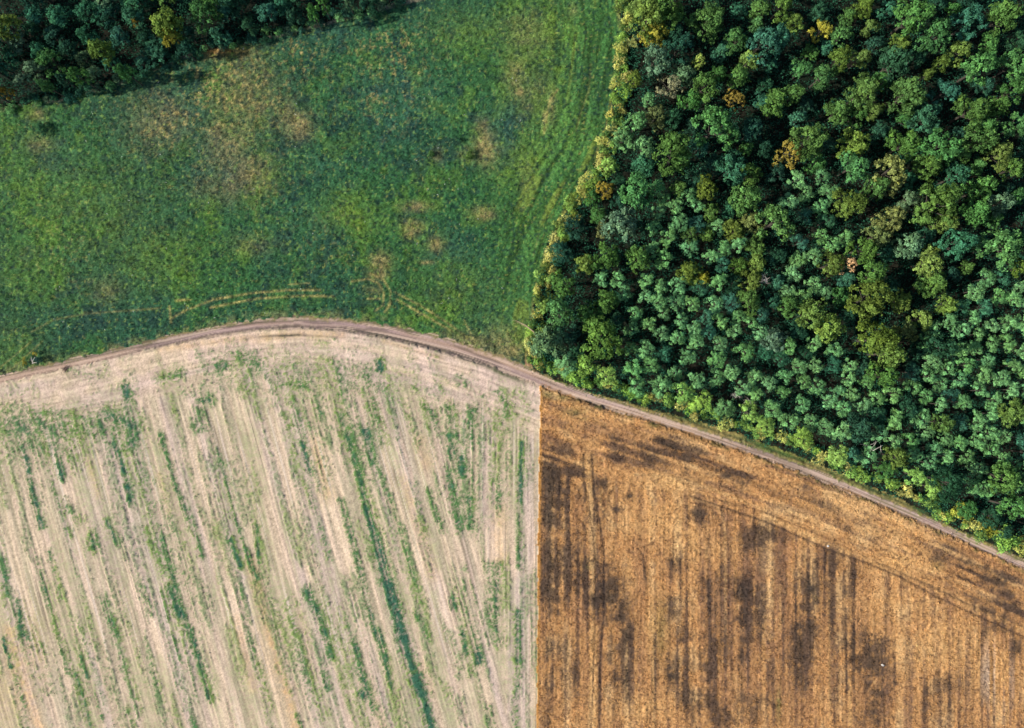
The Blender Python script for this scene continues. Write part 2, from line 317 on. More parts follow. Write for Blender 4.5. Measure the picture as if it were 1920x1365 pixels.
SW = [([(10, 790), (120, 805), (235, 800)], 22, .8), ([(30, 830), (120, 850)], 22, .75), ([(400, 690), (500, 690), (600, 700), (720, 720)], 20, .62), ([(520, 740), (700, 760)], 22, .42), ([(260, 870), (330, 1000)], 16, .45), ([(290, 950), (340, 1120), (380, 1300)], 16, .5), ([(560, 800), (600, 900)], 20, .4), ([(640, 790), (690, 900)], 16, .5), ([(800, 760), (870, 900)], 26, .45), ([(850, 920), (880, 970)], 24, .5), ([(880, 1160), (890, 1240)], 16, .55), ([(150, 1180), (200, 1330)], 14, .4), ([(540, 1140), (600, 1330)], 18, .45), ([(640, 1150), (720, 1365)], 20, .42), ([(20, 1120), (90, 1300)], 14, .4), ([(940, 740), (925, 960)], 16, .45),  # strips of volunteer green
 ([(50, 845), (58, 900), (80, 990)], 4.5, 1), ([(95, 900), (135, 1006)], 3.5, .75), ([(208, 815), (237, 891), (248, 940)], 5.5, 1), ([(257, 870), (290, 960), (305, 1010)], 8, .72), ([(305, 1010), (322, 1070), (340, 1140), (360, 1200), (385, 1290)], 6.5, .85),
 ([(322, 1105), (338, 1150)], 10, 1.05), ([(360, 1180), (375, 1240), (393, 1310)], 5, .95), ([(302, 815), (332, 916), (355, 970), (378, 1040)], 5, .82), ([(272, 990), (305, 1065)], 6, .8), ([(410, 846), (440, 970), (478, 1080)], 3.2, .8), ([(432, 1010), (452, 1060)], 4.5, 1), ([(460, 1030), (482, 1085)], 5, .95),
 ([(70, 1046), (100, 1156), (130, 1260)], 4, .8), ([(92, 1033), (117, 1125)], 3.5, .85), ([(5, 1050), (16, 1112)], 5, .9), ([(200, 975), (222, 1020)], 4.5, .9), ([(34, 1128), (44, 1190)], 5, .9), ([(8, 1195), (22, 1250)], 3.5, 1), ([(28, 1265), (48, 1330), (54, 1365)], 3.5, .8), ([(45, 1190), (58, 1196)], 8, .8),
 ([(142, 1262), (158, 1310), (170, 1365)], 3.5, .95), ([(153, 1230), (165, 1270)], 4, .9), ([(176, 1300), (192, 1350)], 3.5, .95), ([(208, 1160), (222, 1195)], 6, .95), ([(228, 1220), (240, 1270), (262, 1340)], 6, .65), ([(198, 1120), (205, 1160)], 6, .7), ([(270, 1200), (285, 1260), (302, 1310)], 4, .65), ([(268, 1100), (285, 1150)], 4, .7), ([(305, 1110), (318, 1165)], 4, .8), ([(325, 1190), (340, 1240)], 3.5, .95), ([(332, 1280), (345, 1330)], 5, .65), ([(240, 1330), (252, 1365)], 4, .8), ([(360, 1350), (368, 1365)], 5, .8), ([(78, 1210), (84, 1225)], 4, .8),
 ([(640, 778), (655, 826), (672, 895)], 9, .95), ([(672, 880), (688, 961), (703, 1006)], 6.5, 1), ([(703, 1006), (718, 1060), (730, 1100)], 8.5, 1.08), ([(726, 1090), (746, 1150)], 8.5, 1.15), ([(746, 1150), (760, 1210), (772, 1250)], 8, 1.1), ([(780, 1270), (792, 1300)], 10, 1.15), ([(792, 1290), (810, 1365)], 5.5, 1.1), ([(785, 1300), (800, 1365)], 4, .85),
 ([(686, 805), (696, 865), (717, 890), (735, 951), (755, 1011), (775, 1086), (788, 1130)], 4.5, .78), ([(690, 815), (699, 870)], 6, .95), ([(640, 940), (662, 1016), (677, 1071), (690, 1126), (702, 1180), (720, 1230), (736, 1290)], 4.5, .88), ([(712, 1180), (728, 1240)], 4, .9), ([(567, 830), (582, 888)], 3.5, 1), ([(570, 900), (584, 950)], 4, .7), ([(600, 990), (618, 1050)], 4, .8), ([(482, 985), (486, 1060)], 3.5, .95), ([(548, 815), (556, 880)], 5, .6),
 ([(576, 1108), (600, 1150), (614, 1200), (622, 1230)], 6.5, .95), ([(545, 1160), (566, 1210), (580, 1270), (606, 1340)], 6, .7), ([(450, 1100), (462, 1160), (480, 1230), (512, 1330)], 3.5, .72), ([(664, 1200), (682, 1270), (700, 1330)], 5, .98), ([(646, 1150), (668, 1220)], 3, .85), ([(680, 1300), (683, 1306)], 7, 1.1), ([(640, 1270), (655, 1330)], 5, .65), ([(608, 1260), (614, 1290)], 5, .85), ([(520, 1250), (548, 1300)], 3, .7), ([(558, 1340), (568, 1365)], 4, .9),
 ([(775, 900), (800, 996)], 4.5, .7), ([(802, 921), (831, 995)], 4.5, .78), ([(838, 880), (852, 931), (862, 985)], 7, .85), ([(863, 860), (866, 890)], 7, 1.05), ([(843, 820), (850, 858)], 8, .95), ([(885, 770), (888, 830)], 7, .85), ([(880, 930), (882, 985)], 8, .85), ([(884, 860), (884, 920)], 5, .7), ([(928, 895), (933, 950)], 8, .8), ([(937, 1060), (930, 1120), (930, 1180)], 5, .9), ([(920, 1060), (918, 1190)], 6, .7), ([(850, 1122), (853, 1138)], 4.5, 1.1), ([(868, 1060), (874, 1150)], 4, .7), ([(868, 1180), (874, 1225)], 5, 1), ([(886, 1175), (890, 1200)], 4, .9), ([(894, 1215), (898, 1240)], 6.5, 1.05), ([(880, 1230), (884, 1260)], 6, .7), ([(930, 1190), (935, 1200)], 10, .7), ([(798, 1175), (805, 1200)], 4, .8), ([(779, 1150), (782, 1160)], 4, .9), ([(835, 1290), (850, 1310)], 8, .5), ([(920, 1330), (920, 1365)], 6, .7),
 ([(978, 830), (976, 900), (975, 945)], 3.6, 1.05), ([(974, 950), (973, 1060)], 3.6, .8), ([(970, 1150), (971, 1240)], 6, .95), ([(971, 1240), (968, 1365)], 4, .8), ([(935, 800), (936, 850)], 4.5, .75), ([(952, 800), (950, 850)], 3, .6), ([(998, 850), (998, 900)], 2, .6),
 ([(15, 780), (120, 800), (240, 775)], 14, .62), ([(80, 825), (110, 845)], 14, .7), ([(205, 775), (250, 800), (245, 835)], 12, .95), ([(60, 770), (190, 790)], 8, .8), ([(20, 815), (60, 850)], 16, .6), ([(112, 868), (118, 895)], 5.5, 1.05), ([(120, 945), (150, 975)], 8, .7), ([(175, 1005), (178, 1025)], 8, .95), ([(236, 725), (242, 745)], 7, 1.02), ([(310, 710), (335, 700)], 9, .8), ([(370, 800), (378, 770), (390, 740)], 9, .72), ([(375, 752), (398, 752)], 5, .95), ([(410, 688), (420, 685)], 7, 1), ([(450, 668), (485, 688)], 12, .85), ([(400, 715), (480, 728)], 8, .5), ([(345, 735), (420, 722)], 9, .5), ([(150, 705), (190, 702)], 6, .55),
 ([(520, 718), (575, 724)], 8, .82), ([(620, 682), (640, 698)], 10, .72), ([(713, 680), (714, 692)], 6, 1.15), ([(690, 690), (688, 720)], 8, .75), ([(655, 715), (680, 735)], 9, .68), ([(635, 738), (640, 748)], 7, .85), ([(690, 745), (705, 790), (715, 830)], 8, .75), ([(520, 730), (530, 745)], 6, .75), ([(552, 745), (552, 752)], 5, .8), ([(562, 775), (580, 800)], 10, .72), ([(700, 700), (730, 740)], 14, .5), ([(535, 775), (545, 800)], 5, .75), ([(598, 765), (602, 775)], 5, .8), ([(684, 805), (690, 820)], 7, 1),
 ([(795, 760), (822, 790)], 6, .85), ([(845, 765), (850, 785)], 8, .85), ([(815, 790), (840, 830)], 6, .75), ([(856, 800), (858, 830)], 5, .85), ([(875, 793), (895, 790)], 4, .8), ([(940, 735), (950, 765)], 8, .85), ([(940, 770), (930, 810)], 7, .75), ([(860, 712), (870, 720)], 7, .7), ([(820, 715), (826, 735)], 7, .6), ([(905, 740), (903, 780)], 3, .6), ([(965, 738), (990, 760)], 10, .55), ([(945, 745), (952, 780)], 7, .8), ([(970, 770), (985, 790)], 7, .5), ([(775, 726), (782, 730)], 4, .8), ([(580, 640), (640, 650)], 7, .4), ([(630, 700), (690, 706)], 8, .5), ([(25, 738), (50, 736)], 6, .5), ([(130, 695), (140, 693)], 5, .6), ([(580, 690), (600, 740)], 16, .45), ([(760, 700), (830, 730)], 12, .42), ([(470, 700), (560, 690)], 12, .4)]
for p, w, v in SW: stroke(p, w * 2.2, v * .95, wd)
bgw = sst(0.42, 0.72, along_rows(12, 110, 81)) * 0.60 * (.5 + n30) * (1 - head * .4)
wdn = np.maximum(wd * (.75 + .5 * n12), bgw) + (n5 - 0.5) * 0.55 + (n3 - 0.5) * 0.6 + (nw - .5) * .6 + (st3 - .5) * 0.8 * (1 - head)
wmask = sst(0.20, 1.05, wdn) * sst(0.05, 0.35, np.maximum(wd, bgw))
wcol = mix(np.broadcast_to((lin((72, 118, 62)) * K).astype(np.float32), X.shape + (3,)).copy(), (42, 96, 74), sst(0.7, 1.1, wd + (n12 - .5) * .5), K)
wcol = mix(wcol, (128, 150, 72), sst(0.45, 0.65, olive) * 0.7 * sst(1.0, 0.6, wd), K)
wcol = wcol * (0.72 + 0.56 * tex)[..., None]
wf = (wmask * np.clip(0.66 + 0.4 * wd, 0, .97))[..., None]
c = c * (1 - wf) + wcol * wf
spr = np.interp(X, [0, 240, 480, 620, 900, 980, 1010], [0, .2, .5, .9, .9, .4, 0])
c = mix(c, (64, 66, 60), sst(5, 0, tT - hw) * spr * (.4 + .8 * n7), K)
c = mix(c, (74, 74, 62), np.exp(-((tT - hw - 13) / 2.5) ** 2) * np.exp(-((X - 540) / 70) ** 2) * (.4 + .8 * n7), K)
c = mix(c, (70, 84, 52), np.exp(-((tT - hw - 3) / 4) ** 2) * np.exp(-((X - 945) / 35) ** 2) * (.5 + .7 * n7), K)
m = reg == 1; ALB[m] = c[m]
Z[m] = ((s3 - .5) * 0.10 + (n3 - .5) * 0.05 + wmask * (0.10 + (n5 - .5) * 0.3))[m]
WEED = np.where(m, wmask, 0)

# ---- brown field
c = np.broadcast_to((lin((194, 146, 95)) * K).astype(np.float32), X.shape + (3,)).copy()
T1 = [(1225, 905), (1295, 922), (1432, 960), (1555, 1010), (1655, 1060), (1765, 1110), (1920, 1175), (2300, 1330)]
dT1, sd1, aT1 = polydist(X, Y, T1)
up = sst(-20, 20, np.interp(X, [1000, 1225, 1432, 1655, 1920, 2600], [900, 900, 958, 1058, 1172, 1500]) - Y + (n30 - .5) * 30)
vs1 = vnoise(X / 16, Y / 420, 91); vs2 = vnoise(X / 6, Y / 170, 92); vs3 = vnoise(X / 3.0, Y / 60, 93)
hs1 = vnoise(tT / 15, aT / 190, 94); hs2 = vnoise(tT / 6, aT / 70, 95); hs3 = vnoise(tT / 3.2, aT / 26, 96)
b1 = vs1 * (1 - up) + hs1 * up; b2 = vs2 * (1 - up) + hs2 * up; b3 = vs3 * (1 - up) + hs3 * up
c = mix(c, (220, 180, 128), sst(0.5, 0.8, b1 * .5 + n30 * .5) * 0.8, K)
c = mix(c, (160, 118, 84), sst(0.5, 0.25, b1 * .5 + n30 * .5) * 0.6, K)
c = mix(c, (122, 92, 78), sst(0.5, 0.75, b2 * .6 + n7 * .4) * 0.55, K)
lt = zeros()
for a in [(1690, 1055, 60, 25, .9), (1240, 975, 70, 40, .7), (1260, 905, 80, 25, .8), (1110, 770, 60, 40, .5), (1760, 1220, 90, 60, .7), (1105, 880, 14, 60, .7), (1680, 1140, 80, 40, .5), (1220, 1180, 12, 60, .6), (1850, 1260, 60, 60, .5), (1560, 960, 90, 40, .5), (1320, 1030, 70, 26, .6), (1680, 990, 80, 30, .5), (1200, 1330, 60, 30, .6), (1230, 820, 50, 20, .4), (1290, 1000, 60, 30, .5)]: blob(*a, lt)
for p, w, v in [([(1225, 1160), (1226, 1365)], 4, .95), ([(1114, 1180), (1112, 1365)], 8, .7), ([(1180, 1050), (1182, 1100)], 12, .5), ([(1440, 970), (1552, 1020), (1690, 1073), (1827, 1138), (1920, 1182)], 6, .6), ([(1556, 1030), (1556, 1365)], 2.5, .6), ([(1463, 1100), (1463, 1180)], 4, .6), ([(1593, 1270), (1593, 1365)], 3, .8), ([(1380, 1270), (1385, 1365)], 14, .4), ([(1850, 1180), (1850, 1300)], 6, .5)]: stroke(p, w, v, lt)
c = mix(c, (226, 180, 118), lt * (0.3 + 0.7 * n12) * 0.9, K)
c = mix(c, (214, 196, 178), np.exp(-((X - 1865) / 30) ** 2 - ((Y - 1270) / 50) ** 2) * sst(.55, .7, vs2) * 0.6, K)
gr = zeros()
for a in [(1075, 772, 20, 8, .7), (1230, 795, 14, 7, .7), (1310, 815, 14, 6, .6), (1240, 1180, 14, 60, .5), (1460, 1320, 5, 30, .8), (1100, 1060, 10, 14, .6), (1760, 1060, 12, 10, .5), (1095, 785, 10, 4, .6), (1530, 1120, 6, 14, .5), (1055, 745, 16, 6, .8), (1025, 740, 14, 8, .8)]: blob(*a, gr)
c = mix(c, (92, 104, 58), gr * (.3 + .8 * n7), K)
dk = zeros()
for a in [(1035, 905, 24, 50, 1.0), (1030, 960, 16, 40, .85), (1060, 885, 16, 20, .7), (1030, 1050, 18, 40, .8), (1025, 1110, 14, 40, .85), (1060, 1045, 14, 30, .65), (1140, 1105, 22, 34, 1.15), (1118, 1130, 12, 24, .95), (1085, 1075, 16, 10, .85), (1160, 1140, 14, 30, .8),
          (1155, 858, 12, 10, .8), (1180, 930, 8, 7, .95), (1130, 905, 8, 8, .7), (1160, 955, 10, 5, .85), (1086, 930, 8, 12, .8), (1155, 825, 16, 8, .65), (1215, 850, 12, 16, .5), (1310, 965, 16, 10, .9), (1318, 978, 14, 4, .7), (1287, 882, 6, 8, .8), (1385, 898, 14, 12, .8), (1265, 1060, 16, 16, .85), (1395, 1110, 19, 24, 1.0), (1395, 1160, 14, 34, .8), (1392, 1230, 8, 50, .75), (1388, 1310, 10, 24, .75), (1420, 1000, 20, 20, .65), (1405, 1010, 16, 24, .5),
          (1260, 1262, 12, 26, .9), (1285, 1300, 10, 30, .75), (1350, 1340, 16, 26, .7), (1300, 1330, 12, 30, .7), (1275, 1190, 12, 16, .7), (1293, 1190, 6, 10, .75), (1255, 1140, 8, 20, .5), (1175, 1195, 12, 26, .85), (1165, 1160, 10, 20, .85), (1155, 1270, 8, 40, .6), (1176, 1280, 4, 40, .8), (1076, 1265, 6, 20, .7), (1028, 1310, 8, 40, .65), (1035, 1220, 16, 30, .45), (1518, 1100, 12, 24, 1.0), (1500, 1200, 14, 60, .85), (1520, 1170, 8, 40, .9), (1500, 1270, 12, 30, .7), (1590, 1110, 10, 16, .7), (1602, 1090, 4, 30, .8), (1600, 1210, 7, 40, 1.0), (1630, 1240, 24, 40, .8), (1640, 1300, 20, 30, .75), (1635, 1345, 14, 24, .7), (1675, 1280, 10, 30, .6), (1585, 1180, 7, 50, .7), (1555, 1050, 30, 24, .45), (1450, 1000, 20, 14, .55), (1475, 1010, 14, 10, .5), (1780, 1290, 10, 24, .75), (1738, 1310, 7, 30, .55), (1905, 1215, 10, 20, .9), (1900, 1140, 22, 12, .7), (1870, 1088, 34, 11, 1.0), (1820, 1060, 40, 9, .75), (1760, 1048, 20, 12, .7), (1790, 1030, 26, 6, .6), (1740, 1030, 24, 6, .5), (1890, 1110, 16, 8, .9), (1840, 1130, 40, 14, .45), (1590, 992, 8, 9, .7), (1515, 912, 10, 12, .6), (1540, 945, 30, 8, .5), (1640, 1010, 14, 8, .5), (1860, 1180, 30, 14, .4), (1560, 1150, 6, 40, .6), (1430, 1180, 6, 60, .4), (1325, 1290, 6, 60, .4), (1420, 1330, 14, 26, .45)]:
    rot = 0.38 if (a[1] < np.interp(a[0], [1000, 1225, 1432, 1655, 1920], [900, 900, 958, 1058, 1172]) and a[2] > 12) else 0
    blob(a[0], a[1], a[2] * 1.25, a[3] * 1.2, a[4], dk, rot)
for p, w, v in [([(1232, 826), (1262, 840), (1292, 862)], 9, 1.0), ([(1290, 860), (1320, 872), (1395, 905)], 8, .75), ([(1390, 897), (1410, 905), (1480, 935)], 7, .5), ([(1330, 1090), (1328, 1180)], 7, .7), ([(1353, 1060), (1353, 1200)], 5, .55), ([(1345, 1075), (1343, 1150)], 6, .6), ([(1205, 1040), (1212, 1095)], 3.6, .8), ([(1228, 1190), (1228, 1330)], 3, .5), ([(1085, 745), (1110, 758), (1138, 764)], 5, 1.0), ([(1150, 1320), (1150, 1365)], 4, .6), ([(1045, 1060), (1046, 1160)], 3, .8), ([(1020, 1230), (1026, 1160)], 3, .4)]: stroke(p, w, v, dk)
rowm = np.where(up > .5, b2, vs2)
dg = zeros()
for a_ in [(1075, 930, 60, 90, .8), (1080, 1090, 70, 80, .9), (1150, 1200, 60, 120, .6), (1290, 1120, 60, 60, .6), (1330, 1240, 60, 130, .75), (1395, 1180, 40, 110, .7), (1510, 1180, 40, 110, .8), (1620, 1260, 50, 110, .8), (1060, 1260, 50, 90, .45), (1250, 850, 90, 30, .6), (1370, 895, 80, 22, .5), (1310, 970, 30, 20, .5), (1420, 1010, 40, 26, .6), (1560, 1070, 60, 40, .6), (1830, 1075, 90, 30, .7), (1780, 1300, 60, 60, .5), (1880, 1150, 60, 30, .6), (1190, 840, 60, 24, .4), (1440, 1300, 60, 80, .5), (1720, 1290, 50, 60, .4)]: blob(*a_, dg)
brk = sst(.36, .58, np.where(up > .5, .45 * b2 + .55 * n12, (.22 * vs2 + .13 * vs3 + .35 * n12 + .3 * n30)))
dkb = dg * brk * 1.0 + np.clip(dk * 1.1, 0, 1.0) * (0.5 + 0.3 * rowm + .5 * n12) + .34 * sst(.46, .72, rowm * .5 + n30 * .5) * (1 - lt * .7)
dkn = dkb + (n5 - .5) * 0.7 + (n3 - .5) * 0.6 + (nw - .5) * .5 + (b3 - .5) * 0.5
dmask = sst(0.16, 0.85, dkn) * sst(0.04, 0.3, dkb)
ln = zeros()
for p, w, v in [([(1095, 852), (1095, 900), (1103, 935), (1110, 988), (1116, 1040), (1116, 1180), (1109, 1365)], 1.7, .85), ([(1110, 852), (1113, 912), (1120, 950), (1128, 1000), (1133, 1041), (1132, 1150), (1126, 1230), (1124, 1365)], 2.3, 1.0),
                ([(1158, 910), (1143, 925), (1142, 945), (1158, 962)], 1.8, .8), ([(1145, 906), (1132, 928), (1132, 948), (1150, 972)], 1.6, .55), ([(1172, 906), (1160, 905)], 1.8, .6), ([(1127, 955), (1140, 975), (1160, 985)], 1.5, .5),
                (T1[1:], 1.5, .55), ([(1655, 1058), (1765, 1108), (1810, 1130), (1870, 1154)], 2.0, .8), ([(1295, 930), (1440, 980), (1502, 1007), (1552, 1030), (1615, 1052), (1690, 1082), (1752, 1117), (1827, 1152), (1915, 1192), (2200, 1320)], 2.2, .95),
                ([(1297, 942), (1330, 950), (1347, 965), (1352, 990), (1352, 1041), (1352, 1260)], 1.6, .7), ([(1310, 940), (1350, 955), (1362, 980), (1367, 1040), (1367, 1200)], 1.6, .65), ([(1195, 890), (1250, 892), (1310, 905)], 1.4, .35), ([(1263, 1060), (1263, 980)], 1.4, .45), ([(1232, 985), (1232, 960)], 1.4, .45), ([(1257, 1020), (1256, 1300)], 1.4, .4), ([(1012, 850), (1040, 855), (1056, 865)], 1.6, .6), ([(1012, 840), (1046, 848)], 1.4, .6), ([(1010, 1160), (1028, 1180), (1036, 1215)], 1.4, .6), ([(1010, 1172), (1022, 1190), (1030, 1220)], 1.4, .6), ([(1010, 1310), (1030, 1345), (1036, 1365)], 1.4, .5), ([(1015, 745), (1045, 750)], 1.6, .6), ([(1015, 757), (1050, 760)], 1.5, .5), ([(1586, 1070), (1588, 1365)], 1.6, .6), ([(1602, 1070), (1602, 1240)], 1.6, .6), ([(1825, 1190), (1826, 1330)], 1.5, .6), ([(1840, 1190), (1842, 1365)], 1.6, .6), ([(1860, 1220), (1864, 1365)], 1.8, .7), ([(1112, 770), (1112, 850)], 1.5, .35), ([(1099, 780), (1097, 850)], 1.5, .3)]: stroke(p, w, v * .85, ln)
ll = zeros()
for p, w, v in [([(1189, 889), (1240, 892), (1300, 905), (1440, 958)], 2.5, .6), ([(1136, 906), (1126, 928), (1126, 950), (1146, 978), (1166, 988)], 1.8, .7), ([(1103, 860), (1108, 960), (1120, 1060)], 3, .6), ([(1300, 936), (1340, 946), (1356, 968), (1360, 1000), (1360, 1200)], 2.5, .6), ([(1440, 972), (1552, 1021)], 3, .5)]: stroke(p, w, v, ll)
c = mix(c, (228, 186, 128), ll * (.4 + .5 * n7), K)
btex = 0.45 * n5 + 0.35 * n3 + 0.2 * nw
c = c * (0.55 + 0.9 * btex + (b3 - .5) * 0.35)[..., None]
c = mix(c, (236, 196, 136), sst(0.80, 0.95, vnoise(X / 3.6, Y / 3.6, 98)) * 0.3, K)
c = mix(c, (86, 62, 52), sst(0.72, 0.92, vnoise(X / 3.8, Y / 4.6, 99)) * 0.6, K)
dcol = mix(np.broadcast_to((lin((78, 64, 56)) * K).astype(np.float32), X.shape + (3,)).copy(), (56, 52, 50), sst(0.5, 1.0, dk + (n12 - .5) * .6), K) * (0.55 + 0.9 * btex)[..., None]
df = np.clip(dmask * (0.45 + .42 * np.clip(dkb, 0, 1)), 0, 0.96)[..., None]
c = c * (1 - df) + dcol * df
c = mix(c, (62, 52, 50), np.clip(ln * (0.55 + 0.6 * n5), 0, .95), K)
c = mix(c, (196, 140, 66), sst(7, 1, X - bx) * 0.7, K)
c = mix(c, (92, 92, 54), sst(0, 1, sst(10, 2, tT - hw)) * sst(0.45, .7, n12) * 0.7 * sst(1000, 1100, X), K)
m = reg == 2; ALB[m] = c[m]
Z[m] = (0.15 + (n5 - .5) * 0.10 + (n3 - .5) * 0.17 + (b3 - .5) * 0.14 + (nw - .5) * .05 - ln * 0.15)[m]
DRY = np.where(m, 1.0, 0)

# ---- track
c = np.broadcast_to((lin((172, 144, 130)) * K).astype(np.float32), X.shape + (3,)).copy()
tn = tT / hw
ws = vnoise(tT / 2.6, aT / 70, 101); wl = vnoise(tT / 5, aT / 160, 102)
c = mix(c, (192, 162, 140), sst(.45, .7, wl) * .8, K); c = mix(c, (160, 136, 138), sst(.5, .25, wl) * .6, K)
c = c * (0.62 + 0.5 * ws + 0.2 * nw)[..., None]
mid = np.exp(-((tn + 0.35) / 0.16) ** 2) * sst(720, 560, X)
c = mix(c, (104, 100, 84), mid * (.4 + .6 * n7), K)
right = sst(1000, 1120, X)
c = mix(c, (128, 120, 84), np.exp(-((tn + 0.1) / 0.2) ** 2) * right * sst(.35, .65, vnoise(tT / 6, aT / 60, 103)) * .8, K)
c = mix(c, (132, 116, 80), sst(.6, .95, np.abs(tn + .1)) * right * (.3 + .6 * n7), K)
c = mix(c, (226, 200, 184), (np.exp(-((tn - .3) / .13) ** 2) + np.exp(-((tn + .45) / .13) ** 2)) * right * .7, K)
c = mix(c, (226, 198, 180), (np.exp(-((tn - .2) / .16) ** 2) + np.exp(-((tn + .62) / .12) ** 2)) * (1 - right) * .28, K)
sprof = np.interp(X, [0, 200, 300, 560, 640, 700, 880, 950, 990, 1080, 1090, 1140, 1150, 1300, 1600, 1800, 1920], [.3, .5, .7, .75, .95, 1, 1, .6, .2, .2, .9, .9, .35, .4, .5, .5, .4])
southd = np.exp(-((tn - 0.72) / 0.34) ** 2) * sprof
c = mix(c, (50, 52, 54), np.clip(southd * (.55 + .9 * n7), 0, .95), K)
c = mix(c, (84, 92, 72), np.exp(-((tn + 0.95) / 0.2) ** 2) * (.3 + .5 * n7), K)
c = mix(c, (100, 104, 62), sst(0.55, 0.75, n12) * sst(.55, 1., np.abs(tn)) * .7, K)
rag = sst(.35, 1.0, np.abs(tn) + (n7 - .5) * 1.0 + (n3 - .5) * .5)
nside = mix(np.broadcast_to((lin((104, 112, 66)) * K).astype(np.float32), X.shape + (3,)).copy(), (150, 130, 92), n12, K) * (.6 + .8 * tex)[..., None]
sside = np.where((X < bx)[..., None], (lin((210, 184, 162)) * K).astype(np.float32), (lin((170, 126, 80)) * K).astype(np.float32)) * (.7 + .6 * tex)[..., None]
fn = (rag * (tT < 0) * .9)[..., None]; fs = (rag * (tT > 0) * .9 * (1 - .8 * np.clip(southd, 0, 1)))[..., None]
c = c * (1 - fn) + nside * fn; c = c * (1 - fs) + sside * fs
c = mix(c, (96, 84, 74), sst(.62, .8, vnoise(tT / 2.4, aT / 55, 105)) * .55, K)
c = mix(c, (220, 192, 172), sst(.66, .85, vnoise(tT / 2.2, aT / 80, 106)) * .6, K)
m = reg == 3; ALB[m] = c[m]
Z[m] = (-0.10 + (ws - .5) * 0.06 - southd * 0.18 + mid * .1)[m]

# ---- verge between track and wood
c = np.broadcast_to((lin((146, 136, 82)) * K).astype(np.float32), X.shape + (3,)).copy()
vv = vnoise(tT / 4, aT / 60, 111)
c = mix(c, (158, 136, 84), sst(.5, .75, vv) * .8, K); c = mix(c, (80, 96, 54), sst(.45, .2, vv) * .8, K)
c = mix(c, (78, 112, 50), sst(.5, .7, n30) * .6, K)
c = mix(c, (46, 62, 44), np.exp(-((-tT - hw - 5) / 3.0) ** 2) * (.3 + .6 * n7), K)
c = mix(c, (165, 128, 104), sst(1040, 985, X) * sst(20, 4, dT - hw) * (.4 + .6 * n7), K)
c = c * (0.5 + 1.0 * tex)[..., None]
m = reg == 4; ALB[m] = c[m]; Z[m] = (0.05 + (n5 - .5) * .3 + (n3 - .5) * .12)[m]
# ---- floor of the woods
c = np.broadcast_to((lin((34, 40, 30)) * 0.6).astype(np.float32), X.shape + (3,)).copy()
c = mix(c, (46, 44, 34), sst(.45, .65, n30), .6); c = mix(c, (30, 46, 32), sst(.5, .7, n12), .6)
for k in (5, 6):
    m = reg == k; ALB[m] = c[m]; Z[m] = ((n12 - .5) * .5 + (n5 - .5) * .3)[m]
# soft relief of the whole place
Z += (fbm(X / 400, Y / 400, 2, 121) - .5) * 0.8
edge = np.maximum(np.maximum(X - 2000, -80 - X), np.maximum(Y - 1440, -80 - Y))
def gz(x, y):
    j = np.clip(np.searchsorted(XS, x), 0, W - 1); i = np.clip(np.searchsorted(YS, y), 0, H - 1)
    return Z[i, j]
P = np.stack([wx(X), wy(Y), Z], -1).reshape(-1, 3)
idx = np.arange(H * W).reshape(H, W)
Q = np.stack([idx[1:, :-1], idx[1:, 1:], idx[:-1, 1:], idx[:-1, :-1]], -1).reshape(-1, 4)
fr = reg[:-1, :-1].reshape(-1)
A = ALB.reshape(-1, 3)
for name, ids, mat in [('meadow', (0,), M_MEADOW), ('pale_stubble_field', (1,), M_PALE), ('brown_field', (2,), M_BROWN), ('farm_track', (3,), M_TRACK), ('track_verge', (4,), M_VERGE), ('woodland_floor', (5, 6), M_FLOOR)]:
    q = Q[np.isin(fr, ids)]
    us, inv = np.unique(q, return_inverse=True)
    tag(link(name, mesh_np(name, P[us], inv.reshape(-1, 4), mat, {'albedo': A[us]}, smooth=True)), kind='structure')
# the wider country, one sheet to the horizon
gm, nt, out = new_mat('distant_farmland'); tc = nt.nodes.new('ShaderNodeTexCoord'); vo = nt.nodes.new('ShaderNodeTexNoise'); vo.inputs['Scale'].default_value = 0.012; vo.inputs['Detail'].default_value = 6
nt.links.new(tc.outputs['Object'], vo.inputs['Vector']); rp = nt.nodes.new('ShaderNodeValToRGB')
rp.color_ramp.elements[0].color = (.03, .07, .03, 1); rp.color_ramp.elements[1].color = (.25, .18, .1, 1); rp.color_ramp.elements[0].position = .4; rp.color_ramp.elements[1].position = .65
nt.links.new(vo.outputs[0], rp.inputs[0]); bs = nt.nodes.new('ShaderNodeBsdfPrincipled'); bs.inputs['Roughness'].default_value = .95
nt.links.new(rp.outputs[0], bs.inputs['Base Color']); nt.links.new(bs.outputs[0], out.inputs[0])
tag(link('ground', mesh_np('ground', [(-9000, -9000, -1.2), (9000, -9000, -1.2), (9000, 9000, -1.2), (-9000, 9000, -1.2)], [(0, 1, 2, 3)], gm)), kind='structure')

